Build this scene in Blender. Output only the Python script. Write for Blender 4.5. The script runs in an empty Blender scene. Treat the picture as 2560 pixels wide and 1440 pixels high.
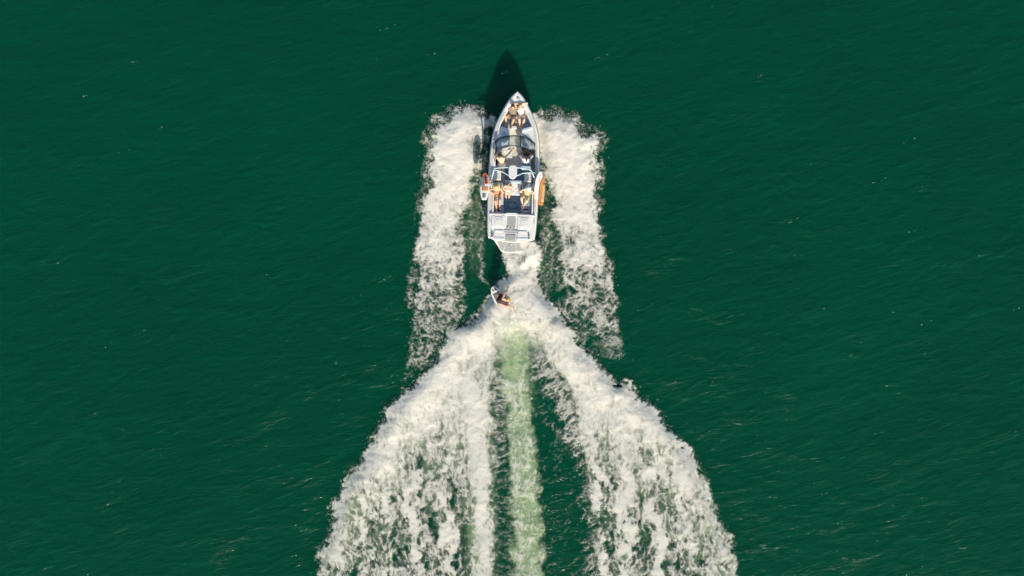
import bpy, bmesh, math, random
import numpy as np
from mathutils import Vector, Matrix

# ================================================================ camera, sky, sun, exposure
sc = bpy.context.scene
H = 45.0                      # camera height above the lake, metres
S = 52.0                      # plan units per metre at the water surface
HF = 24.615                   # half the width of the view at the water
cam_d = bpy.data.cameras.new('camera'); cam = bpy.data.objects.new('camera', cam_d)
sc.collection.objects.link(cam); sc.camera = cam
cam.location = (0, 0, H); cam.rotation_euler = (0, 0, 0)
cam_d.sensor_width = 36; cam_d.lens = 36*H/(2*HF); cam_d.clip_start = .5; cam_d.clip_end = 9000

SUN_EL = math.radians(29.0); SUN_AZ = math.radians(12.0)      # low sun behind the boat, a little to starboard
sun_vec = Vector((math.sin(SUN_AZ)*math.cos(SUN_EL), -math.cos(SUN_AZ)*math.cos(SUN_EL), math.sin(SUN_EL)))
w = bpy.data.worlds.new('World'); sc.world = w; w.use_nodes = True
nt = w.node_tree; nt.nodes.clear()
wo = nt.nodes.new('ShaderNodeOutputWorld'); bg = nt.nodes.new('ShaderNodeBackground'); sky = nt.nodes.new('ShaderNodeTexSky')
sky.sky_type = 'NISHITA'; sky.sun_disc = False; sky.sun_elevation = SUN_EL
sky.sun_rotation = math.atan2(sun_vec.x, sun_vec.y)
bg.inputs['Strength'].default_value = .13
nt.links.new(sky.outputs[0], bg.inputs[0]); nt.links.new(bg.outputs[0], wo.inputs[0])
sd_ = bpy.data.lights.new('sun', 'SUN'); sun = bpy.data.objects.new('sun', sd_); sc.collection.objects.link(sun)
sd_.energy = 4.4; sd_.angle = math.radians(.53); sd_.color = (1.0, .895, .72)
sun.rotation_euler = sun_vec.to_track_quat('Z', 'Y').to_euler()
sun.location = sun_vec*60
vs = sc.view_settings; vs.view_transform = 'Standard'; vs.look = 'None'; vs.exposure = .15; vs.gamma = 1.0; vs.use_curve_mapping = False
sc.render.engine = 'CYCLES'
sc.cycles.max_bounces = 8; sc.cycles.transparent_max_bounces = 12; sc.cycles.sample_clamp_indirect = 4

# ================================================================ helpers
rng = random.Random(7)
COL = sc.collection
def Wd(px, py, z=0.0):
    """plan units -> metres; a thing z metres up lies nearer the camera axis than where it is seen against the water"""
    k = (H-z)/H/S
    return Vector(((px-1280)*k, (720-py)*k, z))
def obj(name, me, mat=None, parent=None, smooth=False):
    o = bpy.data.objects.new(name, me); COL.objects.link(o)
    if mat is not None: me.materials.append(mat)
    if smooth: me.polygons.foreach_set('use_smooth', np.ones(len(me.polygons), bool))
    if parent is not None: o.parent = parent
    return o
def empty(name, loc, rz=0.0):
    o = bpy.data.objects.new(name, None); COL.objects.link(o); o.location = loc; o.rotation_euler = (0, 0, rz)
    o.empty_display_size = .3
    return o
def tag(o, label=None, cat=None, group=None, kind=None):
    if label: o['label'] = label
    if cat: o['category'] = cat
    if group: o['group'] = group
    if kind: o['kind'] = kind
    return o
def mesh_np(name, v, f):
    """mesh from numpy arrays, f has 3 or 4 columns"""
    me = bpy.data.meshes.new(name); v = np.ascontiguousarray(v, np.float32); f = np.ascontiguousarray(f, np.int32)
    me.vertices.add(len(v)); me.vertices.foreach_set('co', v.ravel())
    n = f.shape[1]
    me.loops.add(f.size); me.loops.foreach_set('vertex_index', f.ravel())
    me.polygons.add(len(f)); me.polygons.foreach_set('loop_start', np.arange(0, f.size, n, dtype=np.int32))
    me.update(calc_edges=True); me.validate()
    return me
def bm_mesh(bm, name):
    me = bpy.data.meshes.new(name); bmesh.ops.recalc_face_normals(bm, faces=bm.faces); bm.to_mesh(me); bm.free(); return me

# ---------------------------------------------------------------- materials
def nodes(name):
    m = bpy.data.materials.new(name); m.use_nodes = True; n = m.node_tree.nodes; l = m.node_tree.links
    return m, n, l, n['Principled BSDF']
def mat(name, col, rough=.5, var=.10, scale=9.0, bump=.0, bscale=60.0, spec=.5, metal=0.0, coat=0.0, sss=0.0):
    m, n, l, p = nodes(name)
    tc = n.new('ShaderNodeTexCoord')
    nz = n.new('ShaderNodeTexNoise'); nz.inputs['Scale'].default_value = scale; nz.inputs['Detail'].default_value = 5
    l.new(tc.outputs['Object'], nz.inputs['Vector'])
    r = n.new('ShaderNodeValToRGB')
    lo = tuple(c*(1-var*1.3) for c in col)+(1,); hi = tuple(min(1, c*(1+var)) for c in col)+(1,)
    r.color_ramp.elements[0].position = .3; r.color_ramp.elements[0].color = lo
    r.color_ramp.elements[1].position = .72; r.color_ramp.elements[1].color = hi
    l.new(nz.outputs['Fac'], r.inputs[0]); l.new(r.outputs[0], p.inputs['Base Color'])
    p.inputs['Roughness'].default_value = rough; p.inputs['Metallic'].default_value = metal
    p.inputs['Specular IOR Level'].default_value = spec; p.inputs['Coat Weight'].default_value = coat
    if sss:
        p.inputs['Subsurface Weight'].default_value = sss; p.inputs['Subsurface Radius'].default_value = (.02, .008, .004)
    if bump:
        b = n.new('ShaderNodeBump'); b.inputs['Strength'].default_value = bump; b.inputs['Distance'].default_value = .01
        n2 = n.new('ShaderNodeTexNoise'); n2.inputs['Scale'].default_value = bscale; n2.inputs['Detail'].default_value = 3
        l.new(tc.outputs['Object'], n2.inputs['Vector']); l.new(n2.outputs['Fac'], b.inputs['Height']); l.new(b.outputs[0], p.inputs['Normal'])
    return m
M = {}
M['gel'] = mat('white_gelcoat', (.82, .805, .76), .22, .04, 3, coat=.4)
M['gel_grey'] = mat('grey_gelcoat', (.46, .49, .51), .25, .06, 3, coat=.4)
M['cushion'] = mat('cream_vinyl', (.82, .80, .745), .5, .06, 6, .25, 40)
M['cushion_blue'] = mat('pale_blue_vinyl', (.56, .66, .72), .5, .07, 6, .2, 40)
M['cushion_pale'] = mat('faint_blue_vinyl', (.71, .745, .76), .5, .06, 6, .2, 40)
M['deck_strip'] = mat('light_grey_strip', (.52, .53, .51), .7, .07, 12, .3, 120)
M['cushion_grey'] = mat('slate_vinyl', (.30, .37, .47), .5, .12, 6, .25, 40)
M['floor'] = mat('warm_grey_deck_mat', (.70, .68, .60), .8, .08, 12, .3, 120)
M['slate'] = mat('slate_deck_mat', (.15, .28, .38), .8, .15, 12, .3, 120)
M['eva'] = mat('grey_foam_deck_mat', (.40, .41, .39), .85, .10, 14, .3, 150)
M['groove'] = mat('pale_groove_line', (.55, .60, .62), .7, .06)
M['groove_dark'] = mat('blue_groove_line', (.10, .19, .25), .7, .06)
M['black'] = mat('black_plastic', (.018, .02, .024), .4, .2)
M['rubber'] = mat('dark_rubber', (.035, .04, .05), .6, .2)
M['frame'] = mat('dark_anodised_frame', (.03, .04, .055), .35, .1, metal=.3)
M['alu'] = mat('pale_blue_painted_tube', (.50, .64, .72), .25, .05, coat=.4)
M['steel'] = mat('brushed_steel', (.45, .46, .47), .3, .06, metal=.8)
M['white'] = mat('white_paint', (.80, .80, .77), .35, .04)
M['towel'] = mat('white_towel', (.80, .79, .75), .95, .07, 8, .8, 30)
M['orange'] = mat('orange_board', (.66, .27, .07), .4, .12, 4)
M['red'] = mat('red_orange_nose', (.70, .13, .03), .35, .15, 4)
M['pad_grey'] = mat('grey_traction_pad', (.20, .20, .20), .9, .15, 10, .4, 120)
M['brown'] = mat('dark_brown_plastic', (.08, .045, .03), .6, .2)
M['straw'] = mat('straw', (.66, .48, .24), .9, .18, 30, .5, 90)
# ---------------------------------------------------------------- noise and foam fields (plan coordinates, 52 units to the metre)
def _perm(seed):
    p = np.random.RandomState(seed).permutation(256)
    return np.concatenate([p, p])
_GR = np.stack([np.cos(np.arange(16)*math.pi/8+.2), np.sin(np.arange(16)*math.pi/8+.2)], 1).astype(np.float32)
def perlin(x, y, seed):
    p = _perm(seed)
    xi = np.floor(x); yi = np.floor(y)
    fx = (x-xi).astype(np.float32); fy = (y-yi).astype(np.float32)
    X = xi.astype(np.int32) & 255; Y = yi.astype(np.int32) & 255
    u = fx*fx*fx*(fx*(fx*6-15)+10); v = fy*fy*fy*(fy*(fy*6-15)+10)
    def g(a, b, dx, dy):
        h = _GR[p[p[a]+b] & 15]
        return h[..., 0]*dx + h[..., 1]*dy
    X1 = (X+1) & 255; Y1 = (Y+1) & 255
    n0 = g(X, Y, fx, fy)*(1-u) + g(X1, Y, fx-1, fy)*u
    n1 = g(X, Y1, fx, fy-1)*(1-u) + g(X1, Y1, fx-1, fy-1)*u
    return (n0*(1-v) + n1*v)*1.5                      # about -1 .. 1
def fbm(x, y, scale, octs, seed, gain=.5):
    s = 0; a = 1; t = 0
    for i in range(octs):
        s = s + a*perlin(x/scale+17.3*i, y/scale-9.1*i, seed+i); t += a; a *= gain; scale /= 2
    return s/t
def ridged(x, y, scale, octs, seed, gain=.6):
    s = 0; a = 1; t = 0
    for i in range(octs):
        s = s + a*(1-np.abs(perlin(x/scale+3.7*i, y/scale+8.3*i, seed+i))*2.2); t += a; a *= gain; scale /= 2
    return np.clip(s/t, -1, 1)
def sstep(a, b, x):
    t = np.clip((x-a)/(b-a), 0, 1)
    return t*t*(3-2*t)
def poly_sd(x, y, pts):
    """signed distance to a closed outline, positive inside"""
    d = np.full(x.shape, 1e9, np.float32); ins = np.zeros(x.shape, bool)
    n = len(pts)
    for i in range(n):
        ax, ay = pts[i]; bx, by = pts[(i+1) % n]
        ex, ey = bx-ax, by-ay; wx = x-ax; wy = y-ay
        t = np.clip((wx*ex+wy*ey)/(ex*ex+ey*ey+1e-9), 0, 1)
        d = np.minimum(d, (wx-t*ex)**2 + (wy-t*ey)**2)
        c = (ay > y) != (by > y)
        if ey != 0: ins ^= c & (x < ex*(y-ay)/ey + ax)
    return np.where(ins, 1, -1)*np.sqrt(d)
def curve_x(y, pts):
    p = np.array(pts, float); return np.interp(y, p[:, 1], p[:, 0])

PORT_WASH = [(1236,300),(1214,299),(1193,284),(1164,280),(1141,278),(1123,296),(1100,310),(1078,337),(1082,357),(1080,383),(1084,412),(1071,445),(1072,471),(1060,494),(1054,535),(1051,552),(1056,567),(1047,593),(1043,634),(1041,650),(1054,678),(1047,716),(1040,760),(1031,795),(1027,853),(1022,882),(1013,926),(1011,955),(1015,985),(1050,975),(1082,920),(1120,860),(1150,800),(1164,766),(1164,716),(1161,678),(1161,635),(1164,600),(1164,555),(1182,482),(1194,445),(1203,415),(1210,380),(1214,350),(1222,326),(1236,312)]
STAR_WASH = [(1340,303),(1368,305),(1392,290),(1409,301),(1433,297),(1441,319),(1462,330),(1496,348),(1494,366),(1484,383),(1490,407),(1486,430),(1491,447),(1486,477),(1491,500),(1489,529),(1499,555),(1502,582),(1498,599),(1507,614),(1509,635),(1512,675),(1533,687),(1530,719),(1542,757),(1536,783),(1545,795),(1552,842),(1557,891),(1532,903),(1508,897),(1456,877),(1438,830),(1415,798),(1392,766),(1384,742),(1380,716),(1387,684),(1372,667),(1393,635),(1390,622),(1393,585),(1366,564),(1370,535),(1378,512),(1372,482),(1365,453),(1360,424),(1354,395),(1351,360),(1340,320)]
WAKE_L = [(1252,625),(1258,650),(1272,684),(1248,705),(1224,734),(1210,754),(1203,783),(1190,795),(1141,812),(1123,836),(1103,862),(1077,903),(1059,932),(1045,955),(1018,980),(962,1020),(966,1042),(931,1087),(925,1127),(894,1167),(867,1203),(840,1270),(822,1336),(802,1385),(800,1440),(786,1500),(770,1600),(752,1720)]
WAKE_R = [(1300,606),(1316,600),(1338,597),(1354,612),(1354,640),(1348,678),(1343,702),(1362,731),(1382,760),(1395,783),(1427,810),(1438,842),(1450,868),(1466,885),(1500,900),(1513,929),(1543,955),(1570,963),(1587,996),(1640,1022),(1664,1060),(1700,1105),(1740,1158),(1766,1207),(1784,1256),(1806,1310),(1830,1363),(1838,1440),(1850,1520),(1868,1620),(1880,1720)]
WAKE = WAKE_L + WAKE_R[::-1]
CH_L = [(1236,820),(1240,880),(1236,930),(1229,975),(1230,1010),(1233,1100),(1232,1200),(1238,1250),(1242,1300),(1236,1350),(1241,1390),(1234,1440),(1236,1560),(1240,1720)]     # port edge of the dark channel
CC_L = [(1236,820),(1248,880),(1257,930),(1268,1000),(1270,1060),(1272,1120),(1279,1180),(1276,1240),(1281,1290),(1287,1330),(1281,1360),(1285,1440),(1290,1560),(1300,1720)]   # pale column, port edge
CC_R = [(1330,820),(1328,870),(1322,930),(1326,1000),(1334,1050),(1335,1110),(1341,1170),(1341,1220),(1350,1280),(1357,1330),(1352,1380),(1355,1440),(1362,1560),(1370,1720)]
CH_R = [(1332,820),(1350,862),(1377,900),(1397,935),(1418,970),(1434,1002),(1446,1069),(1456,1136),(1467,1194),(1472,1247),(1492,1290),(1494,1327),(1487,1381),(1490,1440),(1496,1560),(1505,1720)]

def zn(t, m, s): return (t-m)/s
def tone(dens, z, c=.85, k=4.2):
    return .5+.5*np.tanh((dens-.5)*k+z*c)
def foam_fields(x, y):
    """surface foam of three layers (port wash, starboard wash, stern wake) and the bubbles below the surface"""
    x = x.astype(np.float32); y = y.astype(np.float32)
    w1 = fbm(x, y, 60, 3, 11); w2 = fbm(x, y, 60, 3, 21)
    wx = 16*w1; wy = 16*w2
    X = x+wx; Y = y+wy
    fib = zn(ridged(X, Y, 24, 4, 31, .85), .42, .22)                     # thread net
    u = X*.83+Y*.55; v = Y*.83-X*.55
    fib2 = zn(ridged(u*1.3, v*.72, 24, 4, 37, .85), .42, .22)            # drawn out along the flow
    u = X*.83-Y*.55; v = Y*.83+X*.55
    fib3 = zn(ridged(u*1.2, v*.75, 24, 4, 137, .85), .42, .22)
    cell = zn(np.abs(fbm(X+6*w2, Y, 20, 2, 141, .5)), .17, .12)          # rounded open cells between threads
    fin = zn(fbm(x+wx, y+wy, 6.5, 2, 41, .8), 0, .28)
    clump = zn(fbm(X, Y, 62, 4, 51, .6), 0, .26)
    mid = zn(fbm(X, Y, 24, 3, 55, .65), 0, .26)
    bill = zn(-np.abs(fbm(X, Y*.8, 50, 4, 61, .55)), -.2, .14)           # soft puffs
    edge = fbm(x, y, 40, 5, 71, .66)
    edge2 = fbm(x, y, 8, 2, 77, .7)
    edgeL = fbm(x, y, 120, 2, 79, .5)
    hole = zn(fbm(X*1.15, Y*.8, 34, 3, 81, .5), 0, .26)
    L = {}
    for nm, P, f2 in (('port', PORT_WASH, .7*fib+.45*fib3), ('star', STAR_WASH, .35*fib+.8*fib2)):
        sd = poly_sd(x, y, P)
        age = sstep(380, 860, y)
        sdn = sd + (34-22*age)*edge + (11-5*age)*edge2 + 8*edgeL*(1-age)
        hug = sstep(395, 360, y)*sstep(1380, 1350, x)*sstep(1270, 1300, x) if nm == 'star' else 0*x
        sdn = sdn+24*hug
        m = sstep(-7+2*age, 11-5*age, sdn)
        rim = np.exp(-((sdn-5)/4.5)**2)*age
        dens = .92 - .19*sstep(380, 600, y) - .28*sstep(580, 760, y) - .12*sstep(740, 940, y) + .16*rim
        dens = dens - .16*np.exp(-(np.clip(sdn, 0, 99)/13.)**2)*(1-age)
        if nm == 'port':
            inner = sstep(-6, 36, curve_x(y, [(1228,319),(1217,360),(1208,421),(1182,482),(1166,555),(1164,766),(1100,880),(1020,980)])-x+26*edge)
            dens = dens - (.22+.10*age)*(1-inner) - .52*np.exp(-(((x-1190-20*w1)/20)**2+((y-368-20*w2)/40)**2))  # last term thins the foam to shape the shaded patch beside the hull
        else:
            inner = sstep(-14, 60, x-curve_x(y, [(1338,319),(1346,360),(1358,424),(1374,482),(1366,560),(1394,600),(1385,700),(1390,766),(1456,877),(1520,910)])+34*edge)
            dens = dens - (.05+.26*sstep(400, 560, y))*(1-inner)
        z = f2*(.32+.40*age) + .30*fin + .40*mid + .50*clump*(.8+.3*age) - .32*cell*(.5+.4*age)
        a = tone(dens, z, .74+.18*age, 4.4)*m
        a = a*(sstep(1005, 880, y+50*edge) if nm == 'port' else sstep(945, 800, y+60*edge))
        a = a*(1-.26*sstep(640, 820, y))
        wisp = sstep(-30, -2, sd+26*edge)*sstep(620, 420, y)*tone(.24, .9*fib+.5*fin+.5*mid, .9)*.75
        a = np.maximum(a, wisp*(np.abs(x-1283) > 62))
        L[nm] = np.clip(a, 0, 1)
    # thin sheets where the bow wave leaves the hull
    sheet = np.exp(-((y-306-14*edge)/5.5)**2)*sstep(1195, 1216, x)*sstep(1250, 1244, x)
    L['port'] = np.maximum(L['port'], .7*sheet*(.75+.25*np.clip(fib, -1, 1)))
    sheet = np.exp(-((y-310-8*edge)/8.)**2)*sstep(1322, 1328, x)*sstep(1376, 1352, x)
    L['star'] = np.maximum(L['star'], .85*sheet)
    strip = np.exp(-((x-curve_x(y, [(1212,500),(1206,540),(1204,600),(1201,650),(1203,690),(1222,715)])+16*edge)/6.5)**2)*sstep(480, 540, y)*sstep(735, 690, y)
    scrap = np.zeros_like(x)
    for cx, cy, rx, ry in ((1034,690,15,16),(1027,742,13,20),(1082,352,22,16),(1076,376,12,18),(1098,296,18,11),(1522,665,16,18),(1506,640,14,14),(1040,640,12,18),(1490,352,16,10),(1440,298,12,9),(1152,275,16,8)):
        scrap = np.maximum(scrap, sstep(1.4, .1, np.hypot((x-cx)/rx, (y-cy)/ry)+1.3*edge+.3*edge2))
    film = sstep(-14, 16, x-curve_x(y, [(1180,480),(1166,555),(1168,640)])+26*edge)*sstep(-6, 20, 1212-x+20*edge)*sstep(455, 540, y+40*edge)*sstep(720, 560, y+40*edge)
    film_r = sstep(-4, 14, x-1346+20*edge)*sstep(-18, 14, curve_x(y, [(1378,500),(1376,560),(1396,620),(1385,700),(1380,740)])-x+26*edge)*sstep(500, 570, y+40*edge)*sstep(770, 640, y+40*edge)
    lz = .8*fib+.4*fin
    L['port'] = np.maximum.reduce([L['port'], strip*tone(.36, lz)*.8, scrap*tone(.40, lz), film*tone(.28, lz)*.55])
    L['star'] = np.maximum(L['star'], film_r*tone(.34, .9*fib2+.4*fin)*.62)
    # --- stern wake: the same noises drawn out along the flow
    sx = 1.2; sy = np.where(y > 900, .62, .62)
    Xw = X*sx+.10*(x-1290)*(y-700)/700; Yw = Y*.62
    fibW = zn(ridged(Xw, Yw, 22, 4, 331, .82), .42, .22); finW = zn(fbm(Xw, Yw, 7.5, 2, 341, .8), 0, .28)
    clumpW = zn(fbm(Xw, Yw, 62, 4, 351, .58), 0, .26); midW = zn(fbm(Xw, Yw, 25, 3, 355, .65), 0, .26)
    cellW = zn(np.abs(fbm(Xw+6*w2, Yw*1.2, 22, 2, 361, .5)), .17, .12)
    sd = poly_sd(x, y, WAKE)
    frontw = sstep(700, 900, y)
    sdn = sd + (16+20*frontw)*edge + 11*edge2 + 22*edgeL*frontw
    m = sstep(-5, 9, sdn)
    lx = curve_x(y, CH_L); c0 = curve_x(y, CC_L); c1 = curve_x(y, CC_R); rx = curve_x(y, CH_R)
    jig = 32*edge + 8*edge2
    low = sstep(980, 1420, y)
    mL = sstep(-12, 14, lx-x+jig); mR = sstep(-12, 14, x-rx+jig)
    head = sstep(930, 770, y+46*edge+10*w1)
    col = sstep(-12, 12, x-c0+jig)*sstep(-12, 12, c1-x+jig)
    front = np.exp(-np.clip(sdn, 0, 999)/(112.-52*low))
    densA = .575+.31*front - .19*low
    sl = curve_x(y, [(1150,850),(1185,1000),(1203,1200),(1205,1440),(1205,1720)])
    densA = np.maximum(densA, (.98-.14*low)*np.exp(-((x-sl-16*edge)/38)**2)*sstep(850, 960, y))
    pf = np.zeros_like(x)
    for px_, w_, a_ in ((1110, 26, .74), (1046, 24, .66), (975, 24, .6), (905, 22, .55),
                        (curve_x(y, [(1455,1000),(1490,1250),(1505,1440),(1505,1720)]), 21, .86), (1566, 26, .80), (1640, 28, .78), (1712, 26, .66)):
        pf = np.maximum(pf, a_*np.exp(-((x-px_-38*edge-30*edgeL)/w_)**2))
    pf = pf*sstep(1040, 1180, y)*(1+.30*np.clip(bill, -2, 1.4)+.24*clump)
    densA = np.maximum(densA, pf)
    densA = densA - .30*sstep(.45, 1.3, hole)*sstep(1000, 1180, y)*(1-.85*front)
    z = .52*fibW*(.6+.5*low) + .26*finW + .42*midW*(.8+.3*low) + .42*clumpW*(.9+.5*low) - .40*cellW*(.5+.6*low)
    lacy = tone(densA, z, .98, 4.4)*(1-.10*low)
    soft = tone(densA-.12, .95*clumpW+.5*midW+.15*finW, .6, 5.5)
    arms = np.maximum(lacy*.94, soft*.90)*np.maximum(mL, mR)*sstep(760, 850, y)
    hd = tone(.79, .55*clump+.55*mid+.4*fin+.35*fib2-.3*cell, .68)*head
    colf = col*(1-head)*tone(.34+.08*sstep(900, 1060, y)+.14*sstep(930, 850, y), .55*fibW+.25*finW+.5*midW+.6*clump, .8, 4)*.85
    wis = zn(ridged(x*.28+y*.12+wx*.7, y*1.0+wy*.9, 22, 3, 91, .75), .42, .25)
    ch1 = sstep(-8, 8, x-lx+16*edge)*sstep(-8, 8, c0-x+16*edge)*sstep(860, 950, y)
    wisp1 = ch1*tone(.36-.28*sstep(1020, 1280, y), .85*wis+.5*fin+.3*clump, .8)*.66
    wis2 = zn(ridged((x*.80-y*.60)*.30+wx*.5, (x*.62+y*.78)*.9+wy*.8, 20, 3, 95, .75), .42, .25)
    ch2 = sstep(-4, 12, x-c1+14*edge)*sstep(-8, 8, rx-x+10*edge)*sstep(830, 900, y)
    reach = np.clip(sstep(100, 25, rx-x+30*edge)*sstep(1180, 1000, y) + sstep(1000, 905, y) + .75*sstep(50, 4, rx-x+50*edge), 0, 1)
    wisp2 = ch2*tone(-.10+.58*reach, .95*wis2+.5*fin+.25*clump, .8)*.70
    win = np.exp(-(((x-1288-22*w1)/30)**2+((y-915-30*w2)/72)**2))
    a = np.maximum.reduce([arms, hd, colf, wisp1, wisp2])
    stem = np.exp(-((x-1288-22*w1)/30)**2)*sstep(755, 800, y+30*edge)*sstep(930, 860, y)
    a = a*(1-.40*stem*np.clip(.7-.4*fib-.3*mid, 0, 1))
    a = np.clip(a*m*(1-.70*win*np.clip(.8-.35*fib-.25*clump, 0, 1)), 0, 1)
    L['wake'] = a
    aer = np.maximum.reduce([
        .92*col*sstep(790, 900, y+30*edge)*(.80+.12*clump), .95*win, (.55+.1*clump)*head*m*sstep(640, 780, y), .9*stem*m,
        .80*np.exp(-((x-sl+3-26*edge)/25)**2)*sstep(860, 960, y),
        .62*np.maximum(mL, mR)*m*sstep(.30, .85, densA+.06*clump)*sstep(760, 850, y),
        .14*film, .06*film_r, .5*L['port']*sstep(760, 450, y), .4*L['star']*sstep(760, 450, y)])
    return L, np.clip(aer, 0, 1), dict(clump=clump, fib=fib, fin=fin, bill=bill, mid=mid, edge=edge, sd=sd)
# ================================================================ lake surface
def seg_dist(x, y, pts):
    d = np.full(x.shape, 1e9, np.float32)
    for (ax, ay), (bx, by) in zip(pts[:-1], pts[1:]):
        ex, ey = bx-ax, by-ay; t = np.clip(((x-ax)*ex+(y-ay)*ey)/(ex*ex+ey*ey), 0, 1)
        d = np.minimum(d, (x-ax-t*ex)**2+(y-ay-t*ey)**2)
    return np.sqrt(d)
HULL = [(1293,232),(1276,248),(1262,272),(1250,295),(1240,315),(1232,340),(1227,370),(1223,400),(1221,440),(1219,480),(1217,520),(1216,560),(1218,592),(1240,602),(1320,602),(1336,597),(1341,560),(1344,530),(1347,480),(1349,420),(1348,370),(1346,340),(1341,315),(1333,290),(1323,268),(1310,246)]
def swell(x, y):
    """wind waves: long crests running up to the right"""
    c, s = math.cos(math.radians(17)), math.sin(math.radians(17))
    wx = 22*fbm(x, y, 190, 2, 211); wy = 22*fbm(x, y, 190, 2, 215)
    u = (x*c-y*s)+wx; v = (x*s+y*c)+wy
    n1 = ridged(u/2.3, v, 78, 2, 221, .5)
    n2 = ridged(u/1.8+v*.25, v-u*.12, 34, 3, 231, .6)
    gust = .65+.45*fbm(x, y, 420, 2, 241)
    return (.024*n1*np.abs(n1) + .012*n2*np.maximum(n2, -.3)*gust*1.3 + .03*fbm(u, v*1.3, 240, 2, 251))
def wake_height(x, y):
    h = np.zeros(x.shape, np.float32)
    ed = fbm(x, y, 60, 3, 261)
    for P, sg in ((PORT_WASH, 1), (STAR_WASH, 1)):
        d = poly_sd(x, y, P)+10*ed
        fresh = sstep(560, 300, y)
        h += (.07+.16*fresh)*sstep(-20, 40, d)*sstep(985, 800, y)
        h -= .02*np.exp(-((d+22)/14.)**2)*sstep(985, 850, y)
    d = poly_sd(x, y, WAKE)+9*ed
    k = sstep(690, 820, y)
    h += k*(.13*np.exp(-((d-34)/36.)**2)*sstep(-20, 30, d) + .08*sstep(-16, 40, d)*np.exp(-np.clip(d, 0, 900)/140.))
    h -= k*.03*np.exp(-((d+34)/26.)**2)
    h += sstep(640, 700, y)*sstep(860, 760, y)*.22*sstep(0, 30, d)
    # trough and small hump down the middle
    cx = 1300+(y-800)*.03
    h -= .14*np.exp(-((x-cx)/60.)**2)*sstep(800, 880, y)*sstep(1500, 1000, y)
    h += .10*np.exp(-((x-1315)/28.)**2)*sstep(850, 950, y)
    h += .09*np.exp(-((x-1205)/34.)**2)*sstep(900, 1000, y)
    # hollow beside and behind the hull
    dh = -poly_sd(x, y, HULL)
    h = h*sstep(2, 26, dh+18*sstep(560, 640, y)) - .10*np.exp(-(dh/26.)**2)*sstep(600, 480, y)
    h += .34*sstep(1288, 1314, x+20*ed)*sstep(1366, 1336, x+14*ed)*sstep(592, 606, y)*sstep(690, 626, y+30*ed)
    h += .10*np.exp(-(((x-1290)/40.)**2+((y-650)/20.)**2))
    return h
XS = np.concatenate([-np.geomspace(30, 3500, 40)[::-1], np.linspace(-29, 29, 840), np.geomspace(30, 3500, 40)])
YS = np.concatenate([-np.geomspace(21.5, 3500, 40)[::-1], np.linspace(-21, 17.5, 560), np.geomspace(18, 3500, 40)])
GX, GY = np.meshgrid(XS, YS)
PX = GX*S+1280; PY = 720-GY*S
fade = sstep(29.5, 26, np.abs(GX))*sstep(18, 16.3, GY)*sstep(-21.5, -19, GY)
core = fade > 0
hz = np.zeros(GX.shape, np.float32)
hz[core] = (swell(PX[core].astype(np.float32), PY[core].astype(np.float32)) + wake_height(PX[core].astype(np.float32), PY[core].astype(np.float32)))*fade[core]
def water_z(px, py):
    """height of the built surface (bilinear in the grid)"""
    x = (np.asarray(px, float)-1280)/S; y = (720-np.asarray(py, float))/S
    fx = np.interp(x, XS, np.arange(len(XS))); fy = np.interp(y, YS, np.arange(len(YS)))
    i = np.minimum(fx.astype(int), len(XS)-2); j = np.minimum(fy.astype(int), len(YS)-2); a = fx-i; b = fy-j
    return (hz[j, i]*(1-a)+hz[j, i+1]*a)*(1-b) + (hz[j+1, i]*(1-a)+hz[j+1, i+1]*a)*b
def grid_faces(ny, nx):
    q = np.arange(ny*nx).reshape(ny, nx)
    return np.stack([q[:-1, :-1], q[:-1, 1:], q[1:, 1:], q[1:, :-1]], -1).reshape(-1, 4)
def attr(me, name, val):
    a = me.attributes.new(name, 'FLOAT', 'POINT'); a.data.foreach_set('value', np.ascontiguousarray(val, np.float32).ravel())

# foam on a finer sheet
FX = np.arange(745, 1890, 2.0); FY = np.arange(262, 1545, 2.0)
fxg, fyg = np.meshgrid(FX, FY)
LAY, AER, FF = foam_fields(fxg, fyg)
def aer_at(px, py):
    fx = (px-FX[0])/2.0; fy = (py-FY[0])/2.0
    ok = (fx >= 0) & (fy >= 0) & (fx < len(FX)-1) & (fy < len(FY)-1)
    i = np.clip(fx, 0, len(FX)-1).round().astype(int); j = np.clip(fy, 0, len(FY)-1).round().astype(int)
    return np.where(ok, AER[j, i], 0)
aw = aer_at(PX, PY)

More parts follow.
